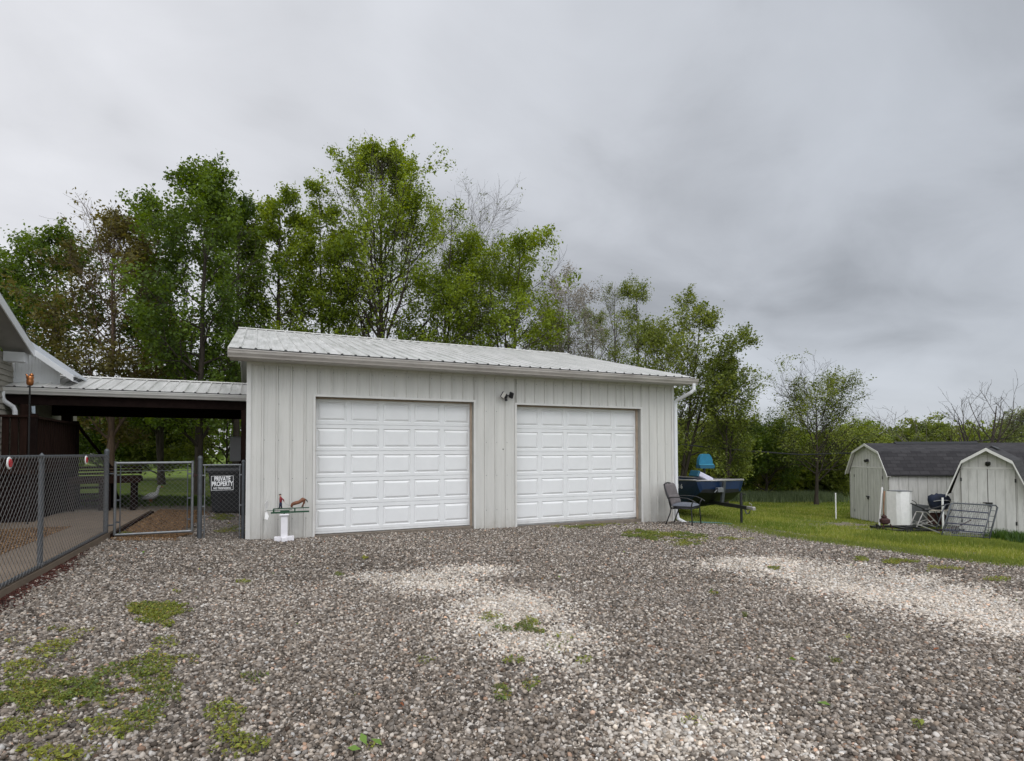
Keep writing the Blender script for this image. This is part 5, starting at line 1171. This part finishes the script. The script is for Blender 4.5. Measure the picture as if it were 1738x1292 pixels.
for y in (-.15, .15): mb.tube([(-.26, y, 0), (.0, y, .40), (.10, y, .42), (.46, y, .62)], .014, 6) if False else None
for y in (-.16, .10):
    mb.tube([(-.24, y, .0), (-.04, y, .42)], .016, 6); mb.tube([(.40, y, .06), (.06, y, .42)], .016, 6); mb.tube([(-.16, y, .18), (.30, y, .02)], .009, 6); mb.tube([(-.22, y, .05), (.26, y, .20)], .009, 6)
mb.tube([(-.04, -.16, .42), (-.04, .1, .42)], .014, 6); mb.tube([(.06, -.16, .42), (.06, .1, .42)], .014, 6)
mb.build('frame', M_alum, fs_)
mb = MB(); mb.tube([(-.38, -.16, .68), (.02, -.17, .50), (.12, -.17, .50), (.60, -.16, .64)], .018, 6); mb.cbox((.04, -.16, .49), (.16, .08, .07), .02); mb.build('arms', M_black, fs_)
g_ = junk(1606, 903)
tbl = empty('scrap_table', (g_.x, g_.y+.2, g_.z+.08), jd, 'small cream edged folding table with thin legs carrying the blue bag', 'table')
mb = MB(); mb.cbox((0, 0, .56), (.60, .42, .035), .012); mb.build('tabletop', M_cream, tbl)
mb = MB()
for s in (-1, 1):
    for y in (-.17, .17): mb.tube([(s*.27, y, .55), (-s*.12, y, 0)], .012, 6); mb.tube([(s*.20, y, .55), (s*.10, y, .02)], .010, 6)
mb.box((-.25, -.18, .08), (.22, .18, .12)); mb.build('legs', M_galvd, tbl)
mb = MB(); mb.T = Matrix.Translation((-.02, .05, .30)); mb.cbox((0, 0, 0), (.44, .3, .40), .06); o = mb.build('dark_crate', M_rust, None); o.location = (g_.x, g_.y+.2, g_.z+.05); o.rotation_euler = (0, 0, jd); tag(o, 'dark rusty crate standing under the scrap table', 'crate')
bgm = MB(); bgm.lathe([(.16, 0), (.24, .04), (.27, .16), (.29, .28), (.25, .38), (.20, .44), (.10, .46)], n=14, sx=1.05, sy=.75)
me_b = bgm.build('blue_bag', M_navy, None, smooth=True)
co = np.array([v.co for v in me_b.data.vertices]); co += (rng.normal(0, .014, co.shape)); me_b.data.vertices.foreach_set('co', co.astype(np.float32).ravel())
M_bagb = mat('bag_blue', (.006, .012, .034), .7, noise=.5, nscale=7); me_b.data.materials[0] = M_bagb
me_b.location = (g_.x+.02, g_.y+.2, g_.z+.66); me_b.rotation_euler = (0, 0, jd); tag(me_b, 'crumpled dark blue bag lying on the scrap table behind the middle stake', 'bag')
mb = MB(); mb.tube([(-.27, -.16, .26), (-.1, -.235, .30), (.12, -.23, .29), (.27, -.14, .24)], .012, 6); mb.build('strap', M_box, me_b)
# leaning bedspring frame
A_ = junk(1598, 911); B_ = junk(1668, 917)
bs = empty('bedspring_frame', (A_.x, A_.y, A_.z), 0, 'grey metal bedspring frame with blue spring rows leaning against the shed front', 'bed frame')
Wv = (B_-A_); Wl = 1.22; ux = Vector((_r.x, _r.y, 0)); uy = (Vector((math.sin(YAW), math.cos(YAW), 0))*.30+ux*.50+Vector((0, 0, .80))); uy.normalize(); ux = (ux*1.0+Vector((0, 0, -.06))).normalized(); un = ux.cross(uy)
Hh = 1.0
def BP(a, b, o=0): p = ux*a+uy*b+un*o; return (p.x, p.y, p.z+.02)
mb = MB(); mb.tube([BP(0, 0), BP(0, Hh-.06), BP(.06, Hh), BP(Wl-.06, Hh), BP(Wl, Hh-.06), BP(Wl, 0)], .020, 8); mb.tube([BP(0, .03), BP(Wl, .03)], .014, 6); mb.tube([BP(Wl-.16, 0), BP(Wl-.16, Hh)], .015, 8)
for i in range(1, 6): mb.tube([BP(Wl-.16, Hh*i/6), BP(Wl, Hh*i/6)], .008, 6)
mb.tube([BP(-.12, .25, -.12), BP(-.06, Hh-.02, -.14), BP(.10, Hh+.02, -.08), BP(.18, Hh, 0)], .014, 6)
mb.build('frame', M_galvd, bs, smooth=True)
mb = MB()
for j in range(4):
    b = .16+j*.20; mb.tube([BP(.0, b+.03), BP(Wl-.20, b-.0)], .016, 6)
mb.build('spring_bar', mat('spring_navy', (.035, .038, .07), .6), bs)
mb = MB()
for j in range(5):
    for i in range(9):
        a = .06+i*.10; b = .08+j*.20; mb.tube([BP(a, b), BP(a+.03, b+.05, .03), BP(a-.0, b+.09), BP(a-.02, b+.14, .03), BP(a, b+.18)], .0055, 4)
for k in range(20):
    mb.tube([BP(.02, .03+k*.05), BP(Wl-.17, .03+k*.05)], .0045, 4)
for k in range(20):
    mb.tube([BP(.02+k*.052, .03), BP(.02+k*.052, Hh-.02)], .0045, 4)
mb.build('springs', mat('spring_grey', (.22, .22, .22), .5, metal=.4), bs)
# utility cable
p0 = at_d(1140, 753, 24); p1 = at_d(1262, 765, 24.5); p2 = at_d(1360, 772, 25); p3 = at_d(1470, 768, 26); p4 = at_d(1800, 735, 28)
mb = MB(); mb.tube([at_d(900, 730, 24), p0, p1, p2, p3, p4], .032, 6); tag(mb.build('overhead_cable', M_black), 'thin black cable slung low in front of the trees right of the garage', 'cable')
# far red farm building
fbp = at_d(1300, 832, 42); 
fr_ = empty('farm_house', (fbp.x, fbp.y, -1.25), jd+R(12), 'low red building with a pale roof half hidden behind the hedge trees', 'building')
M_rw = mat('red_boards', (.13, .045, .035), .8, noise=.2, nscale=4)
mb = MB(); mb.box((-2.6, 0, 0), (3.2, 4, 1.5)); mb.build('wall', M_rw, fr_)
mb = MB(); slab(mb, [(-2.8, -.3, 1.45), (3.4, -.3, 1.45), (3.4, 2, 2.2), (-2.8, 2, 2.2)], .06); slab(mb, [(-2.8, 4.3, 1.45), (3.4, 4.3, 1.45), (3.4, 2, 2.2), (-2.8, 2, 2.2)], .06); mb.build('roof', mat('pinkish_roof', (.42, .27, .23), .6, noise=.25, nscale=2), fr_)
for x in (-1.2, 1.4):
    mb = MB(); mb.box((x, -.05, .55), (x+.5, -.002, 1.1)); wv = mb.build('window', M_wpaint, fr_)
    mb = MB(); mb.box((x+.07, -.06, .62), (x+.43, -.051, 1.03)); mb.build('pane', M_black, wv)
mb = MB(); mb.box((-2.0, -.06, .1), (-1.75, -.002, 1.2)); mb.build('door', M_wpaint, fr_)

# ------------------------------------------------------------------ trees
def polytubes(groups):
    """groups: list of (pts (B,n,3), rad (B,n), sides)"""
    Vs, Fs = [], []; base = 0
    for P, Rr, k in groups:
        B, n, _ = P.shape
        T = np.empty_like(P); T[:, 1:-1] = P[:, 2:]-P[:, :-2]; T[:, 0] = P[:, 1]-P[:, 0]; T[:, -1] = P[:, -1]-P[:, -2]
        T /= np.linalg.norm(T, axis=2, keepdims=True)+1e-9
        ref = np.where(np.abs(T[:, :1, 2:3]) > .9, np.array([[[1., 0, 0]]]), np.array([[[0, 0, 1.]]])); ref = np.broadcast_to(ref, T.shape)
        A = np.cross(T, ref); A /= np.linalg.norm(A, axis=2, keepdims=True)+1e-9; Bn = np.cross(T, A)
        an = 2*np.pi*np.arange(k)/k
        V_ = P[:, :, None, :]+Rr[:, :, None, None]*(A[:, :, None, :]*np.cos(an)[None, None, :, None]+Bn[:, :, None, :]*np.sin(an)[None, None, :, None])
        idx = (np.arange(B)[:, None, None]*n+np.arange(n-1)[None, :, None])*k; j = np.arange(k)[None, None, :]; j2 = (j+1) % k
        F_ = np.stack([idx+j, idx+j2, idx+k+j2, idx+k+j], -1).reshape(-1, 4)+base
        Vs.append(V_.reshape(-1, 3)); Fs.append(F_); base += B*n*k
    return np.concatenate(Vs), np.concatenate(Fs)
def unit(v): return v/(np.linalg.norm(v, axis=-1, keepdims=True)+1e-9)
def grow(rg, P, Rr, k, t0, t1, lens, ang, up, npts, wob, rfrac, az0=None, tip=.25):
    B, n, _ = P.shape
    t = t0+(t1-t0)*((np.arange(k)[None, :]+rg.uniform(0, 1, (B, k)))/k)
    f = t*(n-1); i = np.clip(f.astype(int), 0, n-2); fr = (f-i)[..., None]; bi = np.arange(B)[:, None]
    S = P[bi, i]*(1-fr)+P[bi, i+1]*fr; T = unit(P[bi, i+1]-P[bi, i]); r0 = Rr[bi, i]*(1-fr[..., 0])+Rr[bi, i+1]*fr[..., 0]
    az = (rg.uniform(0, 2*np.pi, (B, 1)) if az0 is None else az0)+np.arange(k)[None, :]*2.4+rg.normal(0, .35, (B, k))
    ref = np.where(np.abs(T[..., 2:3]) > .9, np.array([1., 0, 0]), np.array([0, 0, 1.])); A = unit(np.cross(T, ref)); Bn = np.cross(T, A)
    perp = A*np.cos(az)[..., None]+Bn*np.sin(az)[..., None]
    an = ang*(1+rg.normal(0, .18, (B, k)))
    D = unit(T*np.cos(an)[..., None]+perp*np.sin(an)[..., None])
    L = lens(t, D) if callable(lens) else np.full((B, k), lens); L = L*rg.uniform(.75, 1.2, (B, k))
    Q = np.empty((B, k, npts, 3)); Q[:, :, 0] = S; d = D.copy(); stp = L/(npts-1)
    for m_ in range(1, npts):
        d = unit(d+np.array([0, 0, up/(npts-1)])+rg.normal(0, wob, d.shape)); Q[:, :, m_] = Q[:, :, m_-1]+d*stp[..., None]
    rr = np.minimum(r0*rfrac, .5*r0+.02)
    Rn = rr[..., None]*np.linspace(1, tip, npts)
    return Q.reshape(B*k, npts, 3), Rn.reshape(B*k, npts), t.reshape(-1), L.reshape(-1)
GREEN = ((0.085, 0.130, 0.012), (0.25, 0.32, 0.028)); DARK = ((0.042, 0.075, 0.012), (0.125, 0.19, 0.020)); REDG = ((0.062, 0.056, 0.016), (0.17, 0.15, 0.035))
LIME = ((0.10, 0.155, 0.015), (0.25, 0.31, 0.035)); PALEG = ((0.10, 0.13, 0.045), (0.24, 0.26, 0.11)); FLOW = ((0.16, 0.15, 0.11), (0.42, 0.38, 0.34)); MIDG = ((0.085, 0.120, 0.020), (0.24, 0.28, 0.055))
def tree(name, label, px, d, py_top, w_px, seed, pal, bark, base_py=None, dens=1.0, leaf=.108, clear=.22, env=None, trunks=1, lean=0.0, prim=22, sec=8, ter=5, lv=12, up=.35, ang=.95, group='trees standing behind the garage', cat='tree', rk_=1.0, spread=.5, clump=.10, zbase=None):
    rg = np.random.default_rng(seed)
    c = at_d(px, 766, d); z0 = gzf(c.x)-.05 if zbase is None else zbase
    H = at_d(px, py_top, d).z-z0; W = w_px*d/956.13
    loc = Vector((c.x, c.y, z0)); root = empty(name, loc, 0, label, cat, group)
    env = env or [(0, .55), (.25, .9), (.5, 1.0), (.75, .72), (.92, .36), (1, .12)]
    ex, ey = [e[0] for e in env], [e[1] for e in env]
    n = 12; tp = []; tr_ = []
    for k in range(trunks):
        p = np.zeros((n, 3)); tt_ = np.linspace(0, 1, n); hk = H*.95*(1.0 if k == 0 else rg.uniform(.76, .95))
        a_ = rg.uniform(0, 6.28)+k*2.4; sp_ = 0 if trunks == 1 else W*.5*spread*(.55 if k == 0 else 1)
        p[:, 2] = tt_*hk; p[:, 0] = np.cos(a_)*sp_*tt_**1.1+_r.x*lean*H*tt_**1.4; p[:, 1] = np.sin(a_)*sp_*tt_**1.1+_r.y*lean*H*tt_**1.4
        wv = np.cumsum(rg.normal(0, .016*H/n*2.2, (n, 2)), 0); p[1:, :2] += wv[1:]*tt_[1:, None]**.5
        tp.append(p); r0 = (.0105*H+.03)*rk_*(1 if trunks == 1 else .75); tr_.append(r0*(1-.90*tt_**.85)); tr_[-1][0] *= 1.35
    P0 = np.stack(tp); R0 = np.stack(tr_)
    def len1(t, D):
        hf = (t-clear)/(1-clear); w_ = np.interp(hf, ex, ey)*W/2*(1 if trunks == 1 else .70); hor = np.maximum(np.linalg.norm(D[..., :2], axis=-1), .45); return np.minimum(w_/hor*1.05, H*.55)+.25
    P1, R1, t1, L1 = grow(rg, P0, R0, prim if trunks == 1 else max(6, int(prim*1.5/trunks)), clear, .99, len1, ang, up, 7, .09, .55)
    P2, R2, _, L2 = grow(rg, P1, R1, sec, .18, 1.0, lambda t, D: (np.repeat(L1, sec).reshape(-1, sec)*(.48-.20*t)+.18), .75, .25, 5, .14, .6)
    P3, R3, _, L3 = grow(rg, P2, R2, ter, .2, 1.0, lambda t, D: (np.repeat(L2, ter).reshape(-1, ter)*(.48-.15*t)+.14), .7, .1, 4, .18, .65)
    zt_ = np.quantile(P3[:, -1, 2], .998); sz_ = (H-.12)/zt_
    ex_ = P3[:, -1, :2]@np.array([_r.x, _r.y]); md_ = np.median(ex_) if lean == 0 else 0; hw_ = (np.quantile(ex_, .985)-np.quantile(ex_, .015))/2
    sx_ = min(max((W/2)/hw_, .6), 1.9)
    for P_ in (P0, P1, P2, P3): P_[..., 2] *= sz_; P_[..., :2] *= sx_
    R1 = np.maximum(R1, .008); R2 = np.maximum(R2, .0055); R3 = np.maximum(R3, .0035)
    V_, F_ = polytubes([(P0, R0, 8), (P1, R1, 5), (P2, R2, 4), (P3, R3, 3)])
    link('trunk', new_mesh('trunk', V_, F_, True), bark, root)
    if lv > 0:
        B = len(P3); m_ = int(lv*2.25); tt2 = rg.uniform(.15, 1.08, (B, m_))
        if dens < 1: keep = rg.uniform(0, 1, B) < dens
        else: keep = np.ones(B, bool)
        clus = fbm(P3[:, -1, 0]*.55+seed, P3[:, -1, 2]*.55+P3[:, -1, 1]*.3, seed); keep &= clus > (.34 if pal[1][1] < .2 else .385)
        f = np.clip(tt2*3, 0, 2.999); i = f.astype(int); fr = (tt2*3-i)[..., None]; bi = np.arange(B)[:, None]
        C = P3[bi, i]*(1-fr)+P3[bi, i+1]*fr+rg.normal(0, clump, (B, m_, 3))
        C = C[keep].reshape(-1, 3); N_ = len(C)
        a = unit(rg.normal(0, 1, (N_, 3))+np.array([0, 0, -.35])); nr = unit(rg.normal(0, .75, (N_, 3))+np.array([0, 0, .7])); b = unit(np.cross(a, nr)); a = unit(np.cross(nr, b))
        s_ = (leaf*.47*np.exp(rg.normal(0, .28, N_)))[:, None]
        fold = nr*s_*.22
        V4 = np.stack([C-a*s_, C-b*s_*.62+fold, C+a*s_, C+b*s_*.62+fold], 1).reshape(-1, 3)
        t_ = np.clip((fbm(C[:, 0]*1.1+seed*3, C[:, 2]*1.1+C[:, 1]*.7, seed+5)-.5)*1.7+.5+rg.normal(0, .22, N_), 0, 1)[:, None]
        cc = np.array(pal[0])*(1-t_)+np.array(pal[1])*t_
        me_ = new_mesh('crown', V4, np.arange(4*N_).reshape(-1, 4)); set_tint(me_, np.repeat(cc, 4, axis=0)); link('crown', me_, M_leaf, root)
    return root
TREES = [
 # px, d, top, w_px, seed, palette, bark, kwargs, label
 (-25, 20, 385, 190, 11, DARK, M_barkd, {}, 'dark green leafy tree cut by the left edge above the house roof'),
 (85, 19.5, 372, 170, 12, DARK, M_barkd, dict(clear=.15, dens=.9), 'dark green tree with ragged crown just right of the house roof peak'),
 (190, 18.5, 335, 190, 13, REDG, M_barkb, dict(clear=.12, dens=.85, rk_=.9, env=[(0, .5), (.3, 1), (.6, .9), (.8, .5), (1, .15)]), 'reddish brown tinged tree with a pale trunk and thin bare top'),
 (275, 23, 330, 130, 14, DARK, M_barkd, dict(trunks=2, clear=.2, spread=.3), 'narrow dark double stemmed tree behind the walkway roof'),
 (338, 18.5, 268, 200, 15, DARK, M_barkd, dict(clear=.13, prim=28, lv=14), 'tall dense dark green tree left of the garage roof corner'),
 (400, 21.5, 330, 110, 16, DARK, M_barkd, dict(clear=.2), 'slim dark green tree rising right behind the garage roof corner'),
 (470, 23, 312, 130, 17, GREEN, M_barkd, dict(clear=.2, env=[(0, .8), (.3, 1), (.6, .85), (.85, .55), (1, .15)]), 'mid green tree with dark straight trunk above the left end of the roof'),
 (550, 24.5, 300, 120, 18, GREEN, M_barkg, dict(clear=.25, trunks=2, spread=.5, dens=.85), 'bright green forked tree left of the tallest tree'),
 (648, 25, 230, 240, 19, GREEN, M_barkd, dict(clear=.20, prim=42, lv=14, ang=.75, ter=6, env=[(0, .95), (.3, 1), (.5, .78), (.7, .5), (.85, .3), (1, .06)]), 'tallest bright green tree with several stems behind the middle of the roof'),
 (800, 31, 300, 165, 20, PALEG, M_barkg, dict(clear=.35, dens=.5, lv=3, leaf=.09, ter=8, sec=12, prim=28, rk_=.8, env=[(0, .5), (.5, .8), (.75, 1), (.9, .8), (1, .3)], up=.5), 'nearly bare twiggy tree standing above the green crowns'),
 (745, 26, 350, 160, 21, GREEN, M_barkd, dict(clear=.22, trunks=2, spread=.5), 'green forked tree under the nearly bare twiggy one'),
 (870, 27, 382, 190, 22, GREEN, M_barkd, dict(clear=.2, trunks=3, prim=30, spread=.6), 'broad bright green tree with fanned stems right of the middle of the roof'),
 (968, 29, 450, 120, 23, FLOW, M_barkg, dict(clear=.15, dens=.9, lv=10, leaf=.08, up=.6, rk_=.7), 'pale pinkish flowering tree with upright twigs'),
 (930, 31, 500, 120, 24, MIDG, M_barkd, dict(clear=.1, dens=.95), 'low green tree between the broad green one and the flowering one'),
 (1047, 31, 470, 90, 25, PALEG, M_barkg, dict(clear=.2, dens=.5, lv=4, leaf=.07, rk_=.7, ter=6, up=.5), 'thin bare grey tree right of the flowering tree'),
 (1095, 29, 472, 100, 26, MIDG, M_barkd, dict(clear=.2, dens=.9, lv=10, leaf=.09, trunks=2, spread=.5), 'slender tree with tufts of green at its top'),
 (1010, 34, 515, 130, 27, MIDG, M_barkd, dict(clear=.1, dens=.8, lv=9, leaf=.09), 'sparse low tree behind the right half of the roof'),
 (1152, 25, 486, 190, 28, MIDG, M_barkd, dict(clear=.15, dens=.9, lv=11, leaf=.10, trunks=3, spread=.6, lean=.05, ang=.8, env=[(0, .9), (.3, 1), (.6, .8), (.85, .45), (1, .2)]), 'wide spreading green tree behind the right end of the garage roof'),
 (1232, 24, 606, 95, 29, MIDG, M_barkd, dict(clear=.2, dens=.6, lv=8, leaf=.09, trunks=2, spread=.4), 'small airy tree to the right of the garage downspout'),
 (1384, 27.5, 598, 150, 30, MIDG, M_barkd, dict(clear=.20, dens=.75, lv=7, leaf=.085, prim=30, sec=9, ter=6, ang=.85, rk_=.9, env=[(0, .95), (.25, 1.0), (.5, .95), (.75, .75), (.92, .45), (1, .2)]), 'lone rounded thin leaved tree standing left of the sheds'),
 (1668, 22, 634, 150, 31, PALEG, M_barkd, dict(clear=.12, dens=0, lv=0, trunks=4, spread=.8, prim=18, sec=5, ter=3, rk_=2.1, up=.5, ang=.6), 'dead leafless grey tree above the shed roofs'),
 (1600, 26, 668, 130, 32, PALEG, M_barkg, dict(clear=.25, dens=0, lv=0, prim=8, sec=5, ter=3, lean=-.45, rk_=.7, ang=.5), 'thin dead trunk leaning left above the long shed roof'),
 (1735, 27, 690, 60, 33, PALEG, M_barkd, dict(clear=.1, dens=.7, lv=6, leaf=.08), 'small pale green tree at the right edge above the shed roof'),
 (1580, 36, 702, 120, 34, MIDG, M_barkd, dict(clear=.05, leaf=.15, lv=12, env=[(0, .9), (.4, 1), (.75, .8), (1, .4)]), 'rounded bright green tree behind the long shed ridge'),
 (1500, 38, 712, 130, 35, LIME, M_barkd, dict(clear=.05, leaf=.15, env=[(0, .9), (.4, 1), (.75, .85), (1, .45)]), 'yellow green rounded tree behind the left end of the long shed'),
 (1445, 40, 706, 110, 36, LIME, M_barkd, dict(clear=.05, leaf=.14, env=[(0, .9), (.4, 1), (.75, .85), (1, .4)]), 'yellow green tree between the lone tree and the long shed'),
 (1660, 40, 712, 130, 37, MIDG, M_barkd, dict(clear=.05, leaf=.15, env=[(0, .9), (.4, 1), (.75, .85), (1, .4)]), 'green tree behind the dead leafless one'),
 (1185, 33, 688, 120, 38, MIDG, M_barkd, dict(clear=.06, leaf=.11, dens=.8), 'bushy green tree directly right of the garage wall above the boat'),
 (1250, 32, 700, 110, 39, LIME, M_barkd, dict(clear=.06, leaf=.11, dens=.85), 'yellow green bushy tree behind the boat bow'),
 (1300, 30.5, 690, 110, 40, DARK, M_barkd, dict(clear=.08, leaf=.11, dens=.85), 'darker green bushy tree between the boat and the lone tree'),
 (1360, 33, 712, 110, 41, LIME, M_barkd, dict(clear=.06, leaf=.11, dens=.8), 'yellow green bushy tree just left of the lone tree trunk'),
 (1425, 31, 722, 100, 42, MIDG, M_barkd, dict(clear=.04, leaf=.11, dens=.9), 'bushy green tree left of the long shed wall'),
 (470-200, 27, 640, 130, 43, MIDG, M_barkd, dict(clear=.05, leaf=.12), 'bushy green tree seen under the middle of the walkway roof'),
 (180, 26, 640, 140, 44, DARK, M_barkd, dict(clear=.05, leaf=.12), 'bushy dark tree seen under the left part of the walkway roof'),
 (385, 26, 650, 120, 45, MIDG, M_barkd, dict(clear=.05, leaf=.12), 'bushy green tree seen under the walkway roof next to the garage'),
 (70, 26, 640, 150, 46, MIDG, M_barkd, dict(clear=.05, leaf=.12), 'bushy green tree behind the deck railing'),
]
for (px, d, top_, w_px, seed, pal, bark, kw, lab) in TREES:
    grp = 'trees standing behind the garage' if px < 1130 else 'trees beyond the lawn'
    tree('bare_tree' if kw.get('lv', 1) == 0 else 'broadleaf_tree', lab, px, d, top_, w_px, seed, pal, bark, group=grp, **kw)
# thin bare twigs above the reddish tree are part of a slimmer stem
tree('broadleaf_tree', 'thin upright stem with few leaves poking above the reddish tree', 185, 18.9, 318, 130, 60, REDG, M_barkb, clear=.35, dens=.5, lv=4, leaf=.10, rk_=.6, up=.8, ang=.5, prim=14)

# distant woods, as one mass
def woods(name, label, u0, u1, d0, d1, hlo, hhi, n, leaf, pal, seed):
    rg = np.random.default_rng(seed); u = rg.uniform(u0, u1, n); d = rg.uniform(d0, d1, n)
    x = CX+_r.x*u*d+math.sin(YAW)*d; y = CY+_r.y*u*d+math.cos(YAW)*d
    ht = hlo+(hhi-hlo)*np.clip(fbm(u*14+seed, d*.12, seed)*1.5-.2, 0, 1.2); z = gz(x)+ht*rg.uniform(0.02, 1, n)**.8+rg.normal(0, .2, n)
    C = np.stack([x, y, z], 1)+rg.normal(0, .25, (n, 3)); keep = fbm(x*.5, z*.6+y*.3, seed+3) > .36; C = C[keep]; N_ = len(C)
    a = unit(rg.normal(0, 1, (N_, 3))); nr = unit(rg.normal(0, .8, (N_, 3))+np.array([0, 0, .6])); b = unit(np.cross(a, nr)); s_ = (leaf*np.exp(rg.normal(0, .3, N_)))[:, None]
    V4 = np.stack([C-a*s_, C-b*s_*.7, C+a*s_, C+b*s_*.7], 1).reshape(-1, 3)
    t_ = np.clip((fbm(C[:, 0]*.35, C[:, 2]*.6, seed+5)-.5)*2+.5+rg.normal(0, .2, N_), 0, 1)[:, None]; cc = np.array(pal[0])*(1-t_)+np.array(pal[1])*t_
    me_ = new_mesh(name, V4, np.arange(4*N_).reshape(-1, 4)); set_tint(me_, np.repeat(cc, 4, axis=0)); tag(link(name, me_, M_leaf), label, 'woods', kind='stuff')
woods('distant_woods', 'far green woods closing the view behind the sheds and hedge trees', .25, 1.25, 46, 62, 2.5, 5.2, 60000, .17, LIME, 71)
woods('distant_woods', 'far dark woods closing the meadow behind the walkway', -1.25, .25, 44, 58, 4, 9, 50000, .18, DARK, 72)
woods('undergrowth', 'dense brush filling the foot of the hedge trees right of the boat', .28, .72, 31, 36, .8, 3.0, 26000, .11, ((.08, .11, .018), (.27, .30, .055)), 73)
# tall weeds along the hedge and bush by the shed
def patch(name, label, pts, hgt, wid, pal, n, spread, cat='weeds', kind='stuff'):
    rg = np.random.default_rng(n); idx = rg.integers(0, len(pts)-1, n); t = rg.uniform(0, 1, n); P = np.array(pts)
    c = P[idx]*(1-t[:, None])+P[idx+1]*t[:, None]; x = c[:, 0]+rg.normal(0, spread, n); y = c[:, 1]+rg.normal(0, spread, n)
    q = rg.uniform(0, 1, (n, 1)); cc = np.array(pal[0])*(1-q)+np.array(pal[1])*q
    me_ = blades(name, x, y, gz(x), hgt*rg.uniform(.4, 1.1, n), wid, cc, rg, .35); tag(link(name, me_, M_blade), label, cat, kind=kind)
e = [on_ground(p, 850)[:2] for p in (1235, 1280, 1330, 1370, 1405)]
patch('tall_weeds', 'strip of tall bluish green weeds along the far edge of the lawn', e, .55, .014, ((.07, .10, .05), (.22, .27, .13)), 12000, .5)
e = [on_ground(p, 846)[:2] for p in (190, 260, 330, 400)]
patch('tall_grass', 'darker rough grass behind the patio and the walkway', [on_ground(p, q_)[:2] for p, q_ in ((120, 850), (200, 852), (300, 853), (420, 853))], .16, .012, ((.03, .06, .012), (.09, .15, .025)), 16000, .55, 'grass')
e = [on_ground(1690, 915)[:2], on_ground(1735, 922)[:2], on_ground(1760, 926)[:2]]
patch('weed_clump', 'leafy green weed clump at the foot of the shed front by the right edge', e, .30, .018, ((.03, .065, .014), (.09, .16, .03)), 1600, .14)
patch('rough_grass', 'longer grass along the gravel edge below the bedspring frame', [on_ground(p, q_)[:2] for p, q_ in ((1480, 915), (1600, 920), (1680, 925), (1740, 935))], .13, .008, ((.08, .13, .02), (.24, .27, .05)), 9000, .28, 'grass')
patch('edge_grass', 'ragged tufts of grass spilling over the edge of the gravel', [(q[0], q[1]+.05) for q in EDGE[1:-2]], .075, .006, ((.08, .13, .02), (.26, .29, .06)), 22000, .26, 'grass')
print('built', len(bpy.data.objects))
